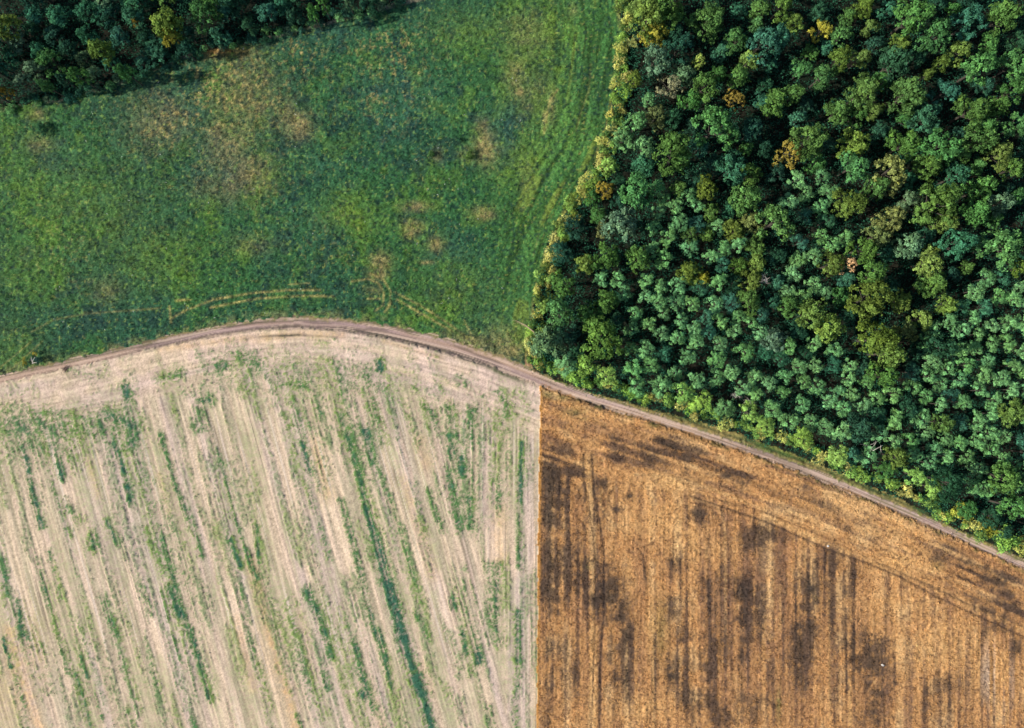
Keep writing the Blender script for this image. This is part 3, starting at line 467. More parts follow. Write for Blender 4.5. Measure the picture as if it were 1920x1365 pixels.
# ------------------------------------------------------------------ leaf and limb builders
def unit(v): return v / np.maximum(np.linalg.norm(v, axis=-1, keepdims=True), 1e-6)
def leaf_quads(C, Nn, size, rng, aspect=0.65):
    n = len(C); Nn = unit(Nn)
    r = rng.normal(size=(n, 3)); t = unit(np.cross(Nn, r)); b = np.cross(Nn, t)
    s = np.asarray(size).reshape(-1, 1)
    t = t * s * 0.5; b = b * s * 0.5 * aspect
    droop = -Nn * s * 0.12
    V = np.stack([C - t, C + b + droop * -1, C + t, C - b + droop * -1], 1).reshape(-1, 3)
    return V, np.arange(4 * n).reshape(n, 4)
def tube(pts, rads, sides=6):
    pts = [np.array(p, float) for p in pts]; V = []; F = []
    for i, (p, r) in enumerate(zip(pts, rads)):
        d = pts[min(i + 1, len(pts) - 1)] - pts[max(i - 1, 0)]; d = d / (np.linalg.norm(d) + 1e-9)
        a = np.cross(d, (0.3, 0.9, 0.2)); a /= np.linalg.norm(a) + 1e-9; b = np.cross(d, a)
        for k in range(sides):
            t = 2 * math.pi * k / sides; V.append(p + r * (a * math.cos(t) + b * math.sin(t)))
    for i in range(len(pts) - 1):
        for k in range(sides):
            k2 = (k + 1) % sides
            F.append((i * sides + k, i * sides + k2, (i + 1) * sides + k2, (i + 1) * sides + k))
    return V, F
def tubes_mesh(name, specs, mat):
    V = []; F = []
    for pts, rads, s in specs:
        v, f = tube(pts, rads, s); o = len(V); V += v; F += [tuple(a + o for a in q) for q in f]
    return mesh_np(name, V, F, mat, smooth=True)
def crown_leaves(lobes, rng, per, clump_r, leaves, size, flat=0.8, jitter=0.75):
    Cs, Ns, Ts, Ws = [], [], [], []
    for (lx, ly, lz, lr) in lobes:
        n = max(4, int(per * (lr / 1.6) ** 2))
        d = unit(rng.normal(size=(n, 3))); d[:, 2] = np.where(d[:, 2] < -0.35, -d[:, 2], d[:, 2]); d = unit(d)
        rr = lr * rng.uniform(0.72, 1.08, (n, 1))
        cc = np.array([lx, ly, lz]) + d * rr * np.array([1, 1, flat])
        lt = rng.uniform(0.75, 1.2)
        for p, dd in zip(cc, d):
            k = int(leaves * rng.uniform(0.6, 1.3))
            q = rng.normal(size=(k, 3)) * clump_r * np.array([0.55, 0.55, 0.42])
            Cs.append(p + q); Ns.append(dd * 0.7 + np.array([0, 0, 0.45]) + unit(q) * 0.35 + rng.normal(size=(k, 3)) * jitter * 0.6)
            tn = lt * rng.uniform(0.5, 1.55); Ts.append(np.full(k, tn) * rng.uniform(0.75, 1.25, k)); Ws.append(np.full(k, max(0, rng.normal(0.1, 0.3))))
    C = np.concatenate(Cs); Nn = np.concatenate(Ns); T = np.concatenate(Ts); Wm = np.clip(np.concatenate(Ws), 0, 1)
    V, F = leaf_quads(C, Nn, rng.uniform(0.7, 1.3, len(C)) * size, rng)
    return V, F, {'tone': np.repeat(T, 4), 'warm': np.repeat(Wm, 4)}
def broadleaf(seed, thin=1.0):
    """crown about 10 m wide, top at 13 m"""
    rng = np.random.default_rng(seed)
    lobes = [(rng.normal(0, .5), rng.normal(0, .5), 10.4, 2.3)]
    n = rng.integers(6, 9); a0 = rng.uniform(0, 6.28)
    for k in range(n):
        a = a0 + k * 2 * math.pi / n + rng.normal(0, .25); r = rng.uniform(2.1, 3.7)
        lobes.append((r * math.cos(a), r * math.sin(a), rng.uniform(6.8, 9.6) - 0.25 * r, rng.uniform(1.1, 2.0)))
    for k in range(3):
        a = rng.uniform(0, 6.28); r = rng.uniform(.8, 2.0); lobes.append((r * math.cos(a), r * math.sin(a), rng.uniform(9, 11.2), rng.uniform(1.0, 1.5)))
    V, F, at = crown_leaves(lobes, rng, 14 * thin, 0.44, 22, 0.46)
    crown = mesh_np('crown', V, F, M_LEAF, at)
    sp = [([(0, 0, -.4), (0.05, 0, 2.5), (0.1, .05, 5.5), (0, 0, 8.8)], [.42, .32, .24, .08], 7)]
    for (lx, ly, lz, lr) in lobes[1:]:
        z0 = rng.uniform(3.5, 6); sp.append(([(0.07, 0.02, z0), (lx * .5, ly * .5, (z0 + lz) / 2 + .3), (lx, ly, lz)], [.15, .1, .03], 5))
    return crown, tubes_mesh('trunk', sp, M_BARK)
def young(seed):
    """soft pale domed crown about 4.4 m wide, top at 8 m"""
    rng = np.random.default_rng(seed); lobes = [(rng.normal(0, .15), rng.normal(0, .15), 7.0, .8)]
    n = rng.integers(5, 8); a0 = rng.uniform(0, 6.28)
    for k in range(n):
        a = a0 + k * 2 * math.pi / n + rng.normal(0, .25); r = rng.uniform(.85, 1.25); lobes.append((r * math.cos(a), r * math.sin(a), rng.uniform(5.9, 6.7), rng.uniform(.5, .72)))
    for k in range(5):
        a = rng.uniform(0, 6.28); r = rng.uniform(1.3, 1.65); lobes.append((r * math.cos(a), r * math.sin(a), rng.uniform(4.6, 5.4), rng.uniform(.5, .65)))
    V, F, at = crown_leaves(lobes, rng, 70, 0.24, 17, 0.19, flat=1.0, jitter=0.45)
    crown = mesh_np('crown', V, F, M_LEAF, at)
    sp = [([(0, 0, -.3), (.03, .02, 3), (0, 0, 7)], [.14, .1, .03], 6)]
    for (lx, ly, lz, lr) in lobes[1:]: sp.append(([(0, 0, lz - 1.0), (lx * .9, ly * .9, lz)], [.05, .02], 4))
    return crown, tubes_mesh('trunk', sp, M_BARK)
def bush_mesh(seed, name='bush'):
    """low shrub about 3 m wide, 2 m tall, leafy from the ground up"""
    rng = np.random.default_rng(seed); lobes = [(0, 0, 1.1, .9)]
    n = rng.integers(4, 7)
    for k in range(n):
        a = k * 2 * math.pi / n + rng.normal(0, .3); r = rng.uniform(.6, 1.1); lobes.append((r * math.cos(a), r * math.sin(a), rng.uniform(.5, 1.1), rng.uniform(.5, .75)))
    V, F, at = crown_leaves(lobes, rng, 62, 0.28, 13, 0.22, flat=.9)
    return mesh_np(name, V, F, M_LEAF, at)
BL = [broadleaf(100 + i) for i in range(9)] + [broadleaf(140 + i, .62) for i in range(3)]
YG = [young(200 + i) for i in range(6)]
BU = [bush_mesh(300 + i) for i in range(6)]

PAL = {'y': ((110, 136, 68), 'yellow-olive'), 'Y': ((150, 154, 62), 'bright yellow'), 'o': ((84, 120, 62), 'olive green'), 'g': ((78, 124, 70), 'leaf green'), 'd': ((48, 86, 66), 'dark green'),
       'b': ((62, 112, 88), 'blue-green'), 't': ((112, 164, 106), 'soft green'), 'G': ((100, 132, 100), 'grey-green'), 'n': ((110, 124, 76), 'tan-tinged'), 'r': ((146, 130, 62), 'rusty yellow'),
       'p': ((190, 164, 132), 'pinkish tan'), 'l': ((156, 178, 102), 'pale lime'), 'e': ((132, 138, 108), 'withered beige'), 'k': ((98, 122, 58), 'golden olive'), 'L': ((138, 178, 88), 'light green'), 'H': ((182, 186, 108), 'pale yellow-green')}
TREES = []          # records used for the labels
CAMZ = CAM_H
def put(kind, px, py, d, code, meshes, base_d, top, rng, cat, zs=None):
    """one tree or bush standing where its crown shows on the map"""
    sc = d * S / base_d * rng.uniform(.95, 1.05)
    zsc = (zs if zs else sc) * rng.uniform(.9, 1.12)
    h = top * zsc * 0.72
    f = (CAMZ - h) / CAMZ
    gx = CX + (px - CX) * f; gy = CY + (py - CY) * f
    z = float(gz(gx, gy))
    col = lin(PAL[code][0]) * rng.uniform(.86, 1.16) * np.array([rng.uniform(.92, 1.1), 1, rng.uniform(.85, 1.15)])
    col = (*[float(min(.7, v)) for v in col], 1.0)
    if isinstance(meshes, tuple):
        o = bpy.data.objects.new(kind, None); o.empty_display_size = .5
        for nm, me in (('crown', meshes[0]), ('trunk', meshes[1])):
            ch = bpy.data.objects.new(nm, me); COL.objects.link(ch); ch.parent = o; ch.color = col
    else:
        o = bpy.data.objects.new(kind, meshes); o.color = col
    COL.objects.link(o)
    o.location = (wx(gx), wy(gy), z); o.rotation_euler = (0, 0, rng.uniform(0, 6.28)); o.scale = (sc, sc, zsc)
    o['category'] = cat
    TREES.append(dict(o=o, x=px, y=py, d=d, code=code, kind=kind, lab=None))
    return o
rng = np.random.default_rng(5)

MAN = """1215 35 80 y;1213 8 60 y;1250 20 70 o;1228 58 55 Y;1327 38 70 o;1260 62 50 d;1275 85 60 d;1230 108 55 G;1382 75 48 g;1425 15 48 o;1430 80 60 b;1312 115 24 l;1405 112 40 y;1385 142 48 o;1347 140 38 g;1322 160 58 o;1257 160 46 e;1282 135 48 G;1380 183 38 r;1192 148 34 k;1295 188 44 g;1230 217 46 n;1217 187 32 t;1195 228 42 t;1260 225 44 d;1342 237 84 g;1410 245 54 d;1435 190 44 b;1167 258 46 t;1210 270 42 t;1267 285 80 o;1205 312 52 b;1140 312 46 L;1370 315 62 b;1335 310 44 d;1408 325 48 o;1310 340 44 d;
1465 10 52 o;1488 40 40 y;1543 55 40 Y;1620 10 48 k;1590 30 34 o;1632 48 34 y;1580 65 44 g;1455 75 62 b;1540 22 42 d;1715 25 76 g;1757 68 62 g;1688 80 42 y;1575 110 46 k;1615 108 38 y;1678 115 70 d;1822 38 60 b;1882 30 66 o;1795 98 46 y;1765 120 38 k;1840 125 62 g;1902 120 60 g;1740 140 26 k;1505 128 42 g;1542 142 52 g;1620 170 66 o;1700 178 74 o;1775 172 52 b;1850 162 44 d;1902 168 48 g;1490 172 48 o;1450 190 56 o;1572 208 52 o;1640 207 34 y;1740 218 60 b;1825 205 62 o;1872 198 48 o;1910 235 52 g;1852 235 44 g;1520 260 66 o;1835 265 58 o;1602 267 58 y;1650 245 44 d;1700 268 62 o;1762 278 70 g;1480 285 52 r;1605 310 62 g;1672 318 60 n;1740 310 58 o;1802 288 44 o;1877 290 58 y;1902 315 48 o;1795 330 56 b;1832 312 38 g;
1135 356 36 r;1197 361 70 g;1165 416 70 G;1133 428 36 n;1135 481 60 o;1197 483 52 o;1100 496 46 y;1055 533 52 o;1052 586 56 g;1140 566 52 o;1132 636 84 o;1272 351 38 o;1325 351 48 k;1332 396 38 o;1400 368 66 o;1377 431 46 k;1295 438 32 o;1327 438 28 o;1410 418 42 n;1415 463 42 o;1385 498 44 o;1422 491 46 y;1410 526 46 y;1295 511 48 k;1322 521 24 Y;1407 563 52 o;1025 638 66 G;
1455 416 70 o;1595 383 66 k;1642 348 52 o;1672 350 42 n;1672 413 56 n;1705 373 42 G;1765 381 80 o;1775 415 52 y;1830 398 56 g;1877 381 42 G;1840 356 56 g;1645 441 46 n;1707 461 56 G;1795 453 70 b;1885 458 84 g;1590 493 34 p;1620 466 52 o;1560 496 56 k;1745 491 60 y;1750 531 56 o;1640 516 60 o;1635 561 80 k;1692 563 46 y;1812 501 28 o;1777 571 42 y;1915 503 44 k;1575 556 44 g;1482 573 46 o;1530 588 60 k;1555 618 56 y;1455 638 46 G;1700 618 46 n;1727 598 46 y;1647 636 78 k;1668 664 66 k;1765 651 52 d;1590 588 44 d;
1660 702 56 o;1900 777 62 k;1707 769 42 d;1767 794 48 o;1612 802 56 d;1685 859 56 k;1785 907 66 d;1890 897 62 o;1902 952 60 g"""
LAB0 = {(1480, 285): 'golden-topped tree between olive ones deep in the big wood', (1590, 493): 'small pinkish tan tree, palest living crown in the big wood', (1257, 160): 'withered beige tree near the top left of the big wood',
        (1380, 183): 'small rusty yellow tree above the big wood\'s largest green crown', (1135, 356): 'amber tree standing by the meadow edge of the big wood', (1543, 55): 'small bright yellow tree near the top edge of the big wood', (1312, 115): 'tiny pale lime tree alone in a dark gap of the wood',
        (1377, 431): 'round golden olive tree just above the clustered young trees', (1322, 521): 'tiny golden yellow tree enclosed by soft teal young trees', (1685, 859): 'round golden olive tree just right of the broken white snag', (1228, 58): 'bright yellow broad tree by the top of the meadow edge',
        (1342, 237): 'huge leaf green tree below the small rusty yellow tree', (1132, 636): 'huge olive tree at the wood corner nearest the track bend', (1885, 458): 'huge leaf green tree above the right-hand young plantation'}
SHORT = {(1480, 285): 'golden-topped tree', (1590, 493): 'pinkish tan tree', (1257, 160): 'withered beige tree', (1380, 183): 'small rusty tree', (1135, 356): 'amber edge tree', (1543, 55): 'small yellow tree', (1312, 115): 'tiny lime tree',
         (1377, 431): 'round golden tree', (1322, 521): 'tiny golden tree', (1228, 58): 'broad yellow tree', (1342, 237): 'huge green tree', (1132, 636): 'huge corner olive', (1885, 458): 'huge right-hand green tree'}
LANDM = []
placed = []
for rec in MAN.replace('\n', '').split(';'):
    a = rec.split(); x, y, d, cd = float(a[0]), float(a[1]), float(a[2]), a[3]
    m = BL[int(rng.integers(0, 9))] if cd not in 'epr' else BL[9 + int(rng.integers(0, 3))]
    put('broadleaf_tree', x, y, d * 1.06, cd, m, 9.6, 12.5, rng, 'tree', zs=np.clip(d / 58, .72, 1.25) * rng.uniform(.9, 1.15))
    placed.append((x, y, d))
    k = (int(x), int(y))
    if k in LAB0: TREES[-1]['lab'] = LAB0[k]
    if k in SHORT: LANDM.append((x, y, SHORT[k]))
YA = [(1215, 345), (1330, 345), (1345, 425), (1440, 450), (1370, 480), (1370, 560), (1440, 580), (1450, 625), (1545, 640), (1620, 700), (1690, 720), (1730, 680), (1730, 620), (1800, 560), (1840, 520), (1960, 505), (1960, 930), (1870, 935), (1740, 915), (1600, 868), (1480, 820), (1350, 785), (1240, 750), (1150, 728), (1060, 700), (1060, 672), (1180, 690), (1185, 600), (1110, 520), (1200, 520), (1210, 440)]
YB = [(1478, 335), (1565, 320), (1565, 420), (1615, 450), (1560, 475), (1545, 560), (1470, 570), (1465, 480), (1490, 460), (1470, 410)]
def one_in(x, y, poly): return bool(inpoly(np.array([x]), np.array([y]), poly)[0])
FIN = [(x + 12, y) for x, y in FOREST_L] + [(x + 4, y - 6) for x, y in FOREST_B[1:]] + [(2600, -700)]
yt = []
cand = np.random.default_rng(77).uniform((1050, 320), (1960, 960), (26000, 2))
for x, y in cand:
    if len(yt) >= 290: break
    if not (one_in(x, y, YA) or one_in(x, y, YB)): continue
    if not one_in(x, y + 24, FIN): continue
    if any((x - a) ** 2 + (y - b) ** 2 < (d * .40 + 8) ** 2 for a, b, d in placed): continue
    if (x - 1378) ** 2 + (y - 742) ** 2 < 20 ** 2 or (x - 1640) ** 2 + (y - 838) ** 2 < 18 ** 2: continue
    big = vnoise(np.array([x / 60.]), np.array([y / 60.]), 5)[0]
    dd = 24 + 12 * big + (8 if y > np.interp(x, [1000, 1920], [690, 1020]) - 70 else 0)
    if any((x - a) ** 2 + (y - b) ** 2 < (0.47 * (dd + e)) ** 2 for a, b, e in yt): continue
    yt.append((x, y, dd))
for x, y, d in yt:
    low = x > 1600 and y > 500
    cd = rng.choice(list('tttttb')) if not (y > np.interp(x, [1000, 1920], [690, 1020]) - 60) else rng.choice(list('LLtg'))
    put('young_tree', x, y, d * 1.27, str(cd), YG[int(rng.integers(0, 6))], 4.5, 7.8, rng, 'tree', zs=rng.uniform(.75, 1.25))
placed2 = placed + [(a, b, d) for a, b, d in yt]
nf = 0
cand = np.random.default_rng(78).uniform((1000, -40), (1985, 1000), (9000, 2))
for x, y in cand:
    if nf >= 95: break
    if not one_in(x, y, [(a + 26, b) for a, b in FOREST_L] + [(a, b - 30) for a, b in FOREST_B[1:]] + [(2600, -700)]): continue
    d = rng.uniform(34, 52)
    if any((x - a) ** 2 + (y - b) ** 2 < ((d + e) * .36) ** 2 for a, b, e in placed2): continue
    placed2.append((x, y, d)); nf += 1
    put('broadleaf_tree', x, y, d * 1.0, str(rng.choice(list('ddbgd'))), BL[int(rng.integers(0, 9))], 9.6, 12.5, rng, 'tree', zs=rng.uniform(.42, .66))

# the wood in the top left
NWM = """312 45 58 y;318 62 40 Y;380 25 52 g;187 95 44 k;65 25 42 b;8 45 46 y;18 102 36 b;92 112 46 g;145 142 36 g;60 132 36 G;125 92 38 d;250 30 42 d;160 62 34 b;292 95 52 b;230 132 28 g;40 152 32 d;10 172 22 r;425 20 46 d;465 46 36 d;500 20 42 d;552 28 30 d;585 24 24 g;605 6 30 g;655 8 26 d;700 2 24 d;220 66 42 d;345 92 36 d;250 5 50 d;255 42 18 r;110 30 46 d;100 68 40 d;30 75 40 d;200 22 46 d;160 20 46 d;350 60 36 d;410 62 34 d;270 70 36 d;70 95 34 d;120 150 28 d;175 135 26 d;205 118 28 b;265 118 26 b;440 5 44 d;530 5 40 d;85 160 22 g;155 108 30 G;12 130 30 b;395 5 46 g;60 60 38 d;-30 60 60 d;-30 120 55 d;-40 0 60 d;-25 170 40 d;-60 90 60 o;60 -25 60 d;180 -25 60 d;300 -25 60 o;420 -30 60 d;540 -25 50 d"""
for q_, rec in enumerate(NWM.split(';')):
    a = rec.split(); x, y, d, cd = float(a[0]), float(a[1]), float(a[2]), a[3]
    if cd == 'd' and q_ % 2: cd = 'bbbG'[(q_ // 2) % 4]
    tall = cd in 'yYgk' or x < -10 or y < -10  # unseen trees past the borders are added tall to shade this wood
    o = put('broadleaf_tree', x, y, d * 1.15, cd, BL[int(rng.integers(0, 9))], 9.6, 12.5, rng, 'tree', zs=(1.0 if tall else rng.uniform(.45, .7)))
    TREES[-1]['nw'] = True
    k = (int(x), int(y))
    if k in ((312, 45), (187, 95), (10, 172), (380, 25), (255, 42)):
        lb = {(312, 45): 'tall yellow-olive tree leaning over the top left wood\'s dark middle', (187, 95): 'golden olive tree nearest the meadow in the top left wood', (10, 172): 'tiny rusty yellow tree at the left border of the photo', (380, 25): 'tall leaf green tree right of the yellow ones, top left wood', (255, 42): 'small rusty tree left of the tall yellow trees, top left wood'}[k]
        TREES[-1]['lab'] = lb
        LANDM.append((x, y, {(312, 45): 'tall yellow-olive tree', (187, 95): 'golden meadow-side tree', (10, 172): 'tiny rusty border tree', (380, 25): 'tall green tree', (255, 42): 'small rusty tree'}[k] + ' (nw)'))

# shrubs along the edges
def along(poly, step, off, rngl, x0=-1e9, x1=1e9, y0=-1e9, y1=1e9):
    out = []
    for (xa, ya), (xb, yb) in zip(poly[:-1], poly[1:]):
        L = math.hypot(xb - xa, yb - ya); n = max(1, int(L / step)); nx, ny = -(yb - ya) / L, (xb - xa) / L
        for k in range(n):
            t = (k + rngl.uniform(.1, .9)) / n; o = rngl.uniform(*off); x = xa + (xb - xa) * t + nx * o; y = ya + (yb - ya) * t + ny * o
            if x0 < x < x1 and y0 < y < y1: out.append((x, y))
    return out
for x, y in along(FOREST_L, 5.6, (-24, 1), rng, y0=-25, y1=692):
    put('edge_shrub', x, y, rng.uniform(16, 30), str(rng.choice(list('HHHyLLo'))), BU[int(rng.integers(0, 6))], 3.0, 2.2, rng, 'shrub', zs=rng.uniform(.8, 1.5)); TREES[-1]['edge'] = 'meadow'
for x, y in along(FOREST_B, 10, (-26, -9), rng, x1=1945):
    put('edge_shrub', x, y, rng.uniform(14, 30), str(rng.choice(list('LLLHHo'))), BU[int(rng.integers(0, 6))], 3.0, 2.2, rng, 'shrub', zs=rng.uniform(.7, 1.4)); TREES[-1]['edge'] = 'track'
for x, y in along(NW_EDGE, 13, (-16, 4), rng, x0=-20, x1=760, y0=-20):
    put('edge_shrub', x, y, rng.uniform(14, 24), str(rng.choice(list('ddbbGt'))), BU[int(rng.integers(0, 6))], 3.0, 2.2, rng, 'shrub', zs=rng.uniform(.7, 1.2)); TREES[-1]['edge'] = 'nw'
for x, y, d, cd, lb in [(1810, 960, 46, 'Y', 'large yellow shrub beside the track near the lower right corner'), (1862, 992, 44, 'Y', 'large yellow shrub nearest the right border above the track'), (1845, 1005, 34, 'y', 'yellow-olive shrub just below the two large yellow shrubs by the track'), (1895, 1012, 52, 'L', 'large light green shrub at the right border just above the track'),
                       (76, 240, 26, 'd', 'dark green shrub alone in the meadow\'s upper left'), (880, 290, 22, 'o', 'larger olive shrub left of the meadow\'s bare tan patch'), (808, 288, 15, 'o', 'small olive shrub farther left of the meadow\'s bare tan patch'), (862, 262, 12, 'd', 'tiny dark shrub just above the larger olive shrub in the meadow')]:
    put('edge_shrub' if x > 1000 else 'meadow_shrub', x, y, d, cd, BU[int(rng.integers(0, 6))], 3.0, 2.2, rng, 'shrub', zs=d / 26 + .2); TREES[-1]['lab'] = lb

# ------------------------------------------------------------------ single curiosities
def tree_skeleton(seed, h, spread, n, r0):
    r = np.random.default_rng(seed); sp = []
    tp = [(0, 0, -.3), (r.normal(0, .15), r.normal(0, .15), h * .4), (r.normal(0, .4), r.normal(0, .4), h * .75), (r.normal(0, .6), r.normal(0, .6), h)]
    trunk = [(tp, [r0, r0 * .75, r0 * .45, r0 * .12], 7)]
    for k in range(n):
        t = r.uniform(.35, .95); b = np.array(tp[0]) * (1 - t) + np.array(tp[3]) * t
        a = r.uniform(0, 6.28); L = spread * r.uniform(.5, 1.1)
        m = b + np.array([math.cos(a) * L * .5, math.sin(a) * L * .5, L * .25]); e = b + np.array([math.cos(a + .3) * L, math.sin(a + .3) * L, L * r.uniform(.1, .5)])
        sp.append(([b, m, e], [r0 * .4, r0 * .25, r0 * .06], 5))
        for q in range(2):
            e2 = m + (e - m) * .5 + r.normal(0, L * .25, 3); sp.append(([m, e2], [r0 * .18, r0 * .04], 4))
    return tubes_mesh('trunk', trunk, M_DEAD), tubes_mesh('branches', sp, M_DEAD)
def dead_tree(x, y, seed, h, spread, n, r0, label):
    f = (CAMZ - h * .7) / CAMZ; gx, gy = CX + (x - CX) * f, CY + (y - CY) * f
    o = bpy.data.objects.new('dead_tree', None); COL.objects.link(o); o.location = (wx(gx), wy(gy), float(gz(gx, gy)))
    a, b = tree_skeleton(seed, h, spread, n, r0); link('trunk', a, o); link('branches', b, o)
    tag(o, label, 'dead tree')
    return o
dead_tree(1378, 742, 1, 5.0, 1.5, 16, .11, 'bare white dead tree among young trees just above the track')
dead_tree(1638, 838, 2, 9.5, 2.6, 5, .15, 'broken bleached snag with few forked limbs near the track')
dead_tree(1437, 522, 3, 11.5, 2.2, 18, .13, 'grey leafless dead crown among yellow-olive trees in the wood')
dead_tree(1400, 756, 6, 3.0, 2.2, 16, .07, 'tangle of pale bare branches beside the white dead tree')
# the bare trunk leaning out of the wood's corner
o = bpy.data.objects.new('leaning_trunk', None); COL.objects.link(o); o.location = (wx(1012), wy(640), float(gz(1012, 640)))
def rel(x, y, z): return (wx(x) - wx(1012), wy(y) - wy(640), z)
link('trunk', tubes_mesh('trunk', [([rel(1012, 640, .2), rel(1000, 622, 2.2), rel(985, 611, 3.4), rel(968, 603, 3.8)], [.26, .22, .15, .05], 8)], M_TANWOOD), o)
tw = np.random.default_rng(4); spc = []
for k in range(9):
    t = tw.uniform(.35, 1.0); bx_, by_ = 1000 + (968 - 1000) * t, 622 + (603 - 622) * t; a = tw.uniform(2.2, 4.6); L = tw.uniform(5, 12)
    spc.append(([rel(bx_, by_, 2.2 + 1.6 * t), rel(bx_ + math.cos(a) * L, by_ + math.sin(a) * L * .6 , 2.6 + 1.6 * t)], [.05, .015], 4))
link('twigs', tubes_mesh('twigs', spc, M_TANWOOD), o)
tag(o, 'bare pale trunk leaning out over the meadow from the wood corner', 'fallen tree')
# broken shrub by the left end of the track
o = bpy.data.objects.new('broken_shrub', None); COL.objects.link(o); o.location = (wx(66), wy(676), float(gz(66, 676)))
ch = link('foliage', BU[0], o); ch.color = (*lin((66, 96, 88)), 1); ch.location = (1.6, .2, 0); ch.scale = (1.0, .8, 1.0)
ch = link('foliage', BU[2], o); ch.color = (*lin((176, 170, 84)), 1); ch.location = (-2.2, -.3, 0); ch.scale = (.42, .9, .9); ch['label'] = 'yellowing side of the broken shrub'
ch = link('foliage', BU[3], o); ch.color = (*lin((176, 160, 74)), 1); ch.location = (.6, 2.0, 0); ch.scale = (.5, .4, .8)
link('stems', tubes_mesh('stems', [([(-.4, -.5, .3), (.5, .1, 1.4), (1.3, 1.0, 1.7)], [.14, .11, .05], 6), ([(-.6, -.2, .3), (.1, .4, 1.5), (.4, 1.2, 1.9)], [.12, .09, .04], 6), ([(-.5, -.8, .3), (.6, -.6, 1.1), (1.6, -.6, 1.4)], [.1, .08, .04], 6)], M_DEAD), o)
tag(o, 'broken blue-green shrub with bleached stems beside the track\'s left end', 'shrub')
r2 = np.random.default_rng(8); sp = []
for k in range(26):
    a = r2.uniform(0, 3.14); L = r2.uniform(.5, 1.1); cx_, cy_ = r2.normal(0, .3, 2); zz = r2.uniform(.06, .4)
    sp.append(([(cx_ - math.cos(a) * L, cy_ - math.sin(a) * L, zz), (cx_ + math.cos(a) * L, cy_ + math.sin(a) * L, zz + r2.uniform(-.05, .1))], [.05, .02], 4))
tag(link('brushwood_pile', tubes_mesh('brushwood_pile', sp, wood_mat('brushwood', (.1, .06, .05), (.26, .18, .15)))), 'small purple-brown brushwood pile on the left end of the track', 'brushwood').location = (wx(124), wy(692), float(gz(124, 692)))
def stone(x, y, r, lb, seed):
    rr = np.random.default_rng(seed); V = []; F = []; nu, nv = 10, 6
    for i in range(nv + 1):
        for j in range(nu):
            th = math.pi * i / nv; ph = 2 * math.pi * j / nu; k = r * rr.uniform(.8, 1.15) if 0 < i < nv else r
            V.append((k * math.sin(th) * math.cos(ph) * 1.2, k * math.sin(th) * math.sin(ph), k * math.cos(th) * .7))
    for i in range(nv):
        for j in range(nu): F.append((i * nu + j, i * nu + (j + 1) % nu, (i + 1) * nu + (j + 1) % nu, (i + 1) * nu + j))
    o = link('field_stone', mesh_np('field_stone', V, F, M_STONE)); o.location = (wx(x), wy(y), float(gz(x, y)) + r * .35); tag(o, lb, 'stone')
stone(1655, 1247, .38, 'pale stone lying at the edge of the brown field\'s large dark patch', 1)
stone(1553, 1024, .32, 'pale stone beside the wheel tracks crossing the brown field', 2)

# ------------------------------------------------------------------ uncountable growth
def scatter(name, label, n, prob, hgt, size, per, seed, boost=1.0, spread=.25, jit=(.7, 1.4), tilt=.8):
    r = np.random.default_rng(seed)
    x = r.uniform(-10, 1930, n * 3); y = r.uniform(-10, 1375, n * 3)
    j = np.clip(np.searchsorted(XS, x), 0, W - 1); i = np.clip(np.searchsorted(YS, y), 0, H - 1)
    keep = r.random(len(x)) < prob[i, j]
    x, y, i, j = x[keep][:n], y[keep][:n], i[keep][:n], j[keep][:n]
    k = len(x)
    base = np.stack([wx(x), wy(y), Z[i, j]], 1)
    h = r.uniform(.5, 1.3, k) * hgt
    C = np.repeat(base, per, 0); hh = np.repeat(h, per)
    C = C + r.normal(0, 1, C.shape) * np.array([spread, spread, 0]); C[:, 2] += hh * r.uniform(.25, 1.0, len(hh))
    Nn = np.array([0, 0, 1.0]) + r.normal(0, tilt, C.shape)
    V, F = leaf_quads(C, Nn, r.uniform(.7, 1.3, len(C)) * size, r, .5)
    colr = np.repeat(ALB[i, j] * r.uniform(jit[0], jit[1], (k, 1)) * boost, per, 0) * r.uniform(.85, 1.15, (k * per, 1))
    o = link(name, mesh_np(name, V, F, M_TUFT, {'albedo': np.repeat(np.clip(colr, 0, .8), 4, 0)}))
    tag(o, label, None, None, 'stuff')
    return o
isM = (reg == 0).astype(np.float32)
scatter('meadow_grass', 'tufts of meadow grass and weeds', 90000, isM * (0.25 + .75 * n12) * (1 - row * .75), .42, .27, 4, 1, 1.3, jit=(.45, 1.75))
scatter('stubble_weeds', 'green weeds sprouting in strips through the pale stubble', 32000, WEED, .28, .26, 4, 2, 1.2)
scatter('dry_stalks', 'dry brown stalks standing in the brown field', 60000, DRY * (0.4 + .6 * n7), .35, .34, 3, 3, 1.2, tilt=1.0)
scatter('verge_growth', 'rank grass and weeds on the verge beside the track', 13000, np.maximum((reg == 4) * sst(0, 10, -tT - hw), .35 * sst(9, 0, np.abs(dT - hw)) * (X > 985) * (reg != 5)), .45, .34, 6, 4, 1.35)
ALB[(reg == 5) | (reg == 6)] = lin((46, 92, 70)).astype(np.float32)
scatter('undergrowth', 'shaded undergrowth beneath the trees of the woods', 34000, ((reg >= 5) * (.3 + .7 * n12)), 2.6, .5, 7, 5, .85, .5)
r = np.random.default_rng(6); fl = []
x = r.uniform(60, 980, 900); y = r.uniform(60, 620, 900)
i = np.clip(np.searchsorted(YS, y), 0, H - 1); j = np.clip(np.searchsorted(XS, x), 0, W - 1); k = (reg[i, j] == 0) & (n30[i, j] > .52); x, y, i, j = x[k][:60], y[k][:60], i[k][:60], j[k][:60]
C = np.stack([wx(x), wy(y), Z[i, j] + .5], 1); C = np.repeat(C, 3, 0) + r.normal(0, .12, (3 * len(x), 3))
V, F = leaf_quads(C, np.array([0, 0, 1.]) + r.normal(0, .4, C.shape), np.full(len(C), .17), r, .9)
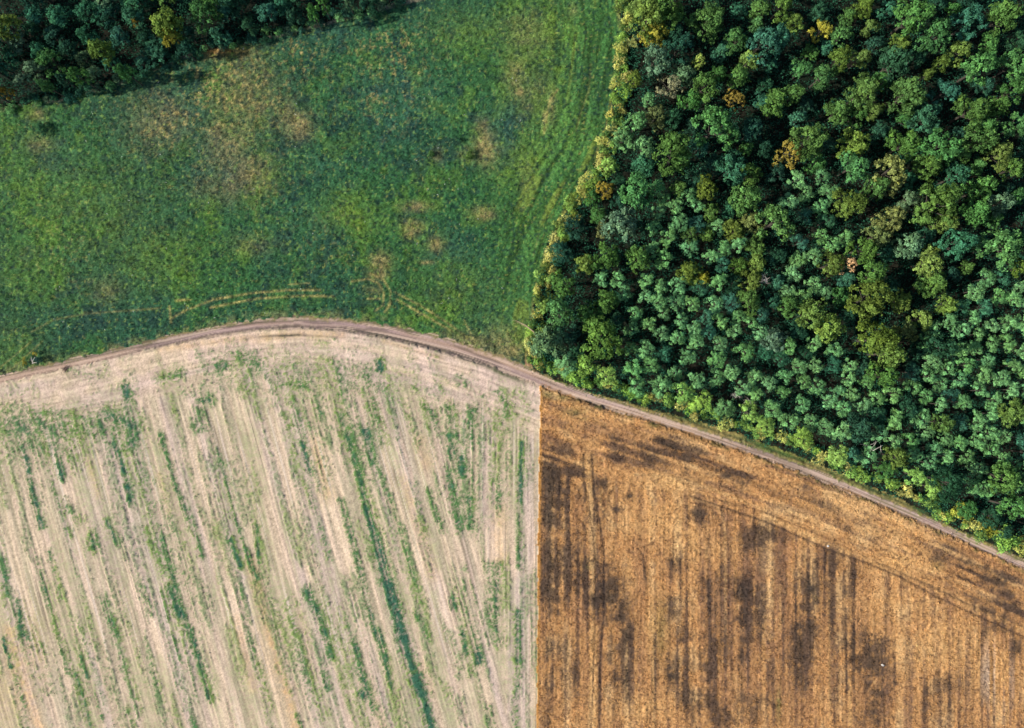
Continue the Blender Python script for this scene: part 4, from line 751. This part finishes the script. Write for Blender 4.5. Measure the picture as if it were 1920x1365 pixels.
tag(link('white_wildflowers', mesh_np('white_wildflowers', V, F, M_TUFT, {'albedo': np.full((len(V), 3), .72)})), 'white wildflower heads dotted over the meadow', kind='stuff')

# ------------------------------------------------------------------ labels that single each tree out
MARKS = LANDM + [(1378, 742, 'white dead tree'), (1638, 838, 'broken white snag'), (1437, 522, 'grey dead crown'), (1855, 990, 'yellow track-side shrubs'), (1000, 690, 'track bend'), (1700, 178, 'biggest olive crown'),
                 (1920, 0, "wood's top right corner"), (0, 0, "top left corner")]
DIRS = ['right of', 'up-right of', 'above', 'up-left of', 'left of', 'down-left of', 'below', 'down-right of']
SIZES = {'broadleaf_tree': (36, 52, 70), 'young_tree': (28, 33, 39), 'edge_shrub': (16, 19, 23)}
NOUN = {'broadleaf_tree': 'tree', 'young_tree': 'young tree', 'edge_shrub': 'shrub'}
buckets = {}
for t in TREES:
    o = t['o']
    if t['kind'] == 'broadleaf_tree': o['group'] = 'broadleaf trees in the top left wood' if t.get('nw') else 'broadleaf trees in the big wood'
    elif t['kind'] == 'young_tree': o['group'] = 'young soft-leaved trees planted in the big wood'
    elif t['kind'] == 'edge_shrub': o['group'] = 'shrubs along the edges of the woods'
    else: o['group'] = 'shrubs out in the meadow'
    if t['lab']: o['label'] = t['lab']; continue
    s = SIZES[t['kind']]; sz = ['small', 'medium', 'large', 'huge'][sum(t['d'] > v for v in s)]
    nw_ = t.get('nw') or t.get('edge') == 'nw'
    best = None
    for mx_, my_, nm in MARKS:
        isn = nm.endswith('(nw)') or 'top left' in nm
        if bool(nw_) != isn: continue
        dd = math.hypot(t['x'] - mx_, t['y'] - my_)
        if dd > 1 and (best is None or dd < best[0]): best = (dd, mx_, my_, nm.replace(' (nw)', ''))
    dd, mx_, my_, nm = best
    a = math.atan2(-(t['y'] - my_), t['x'] - mx_); dr = DIRS[int(round(a / (math.pi / 4))) % 8]
    far = 'just' if dd < 55 else 'a little way' if dd < 110 else 'well'
    if far == 'a little way': far = 'near but'
    far = {'just': 'just', 'near but': 'well', 'well': 'far'}[far]
    key = (f"{sz} {PAL[t['code']][1]} {NOUN[t['kind']]}", f"{far} {dr} the {nm}")
    buckets.setdefault(key, []).append((dd, t))
for (a, b), L in buckets.items():
    L.sort(key=lambda q: q[0])
    if len(L) == 1: L[0][1]['o']['label'] = f'{a} {b}'
    elif len(L) <= 3:
        for (dd, t), w in zip(L, ('nearer one', 'farther one') if len(L) == 2 else ('nearest', 'second nearest', 'farthest')):
            t['o']['label'] = f'{a} {b}, {w}'
    else:
        for dd, t in L: t['o']['label'] = f'{a} {b}'
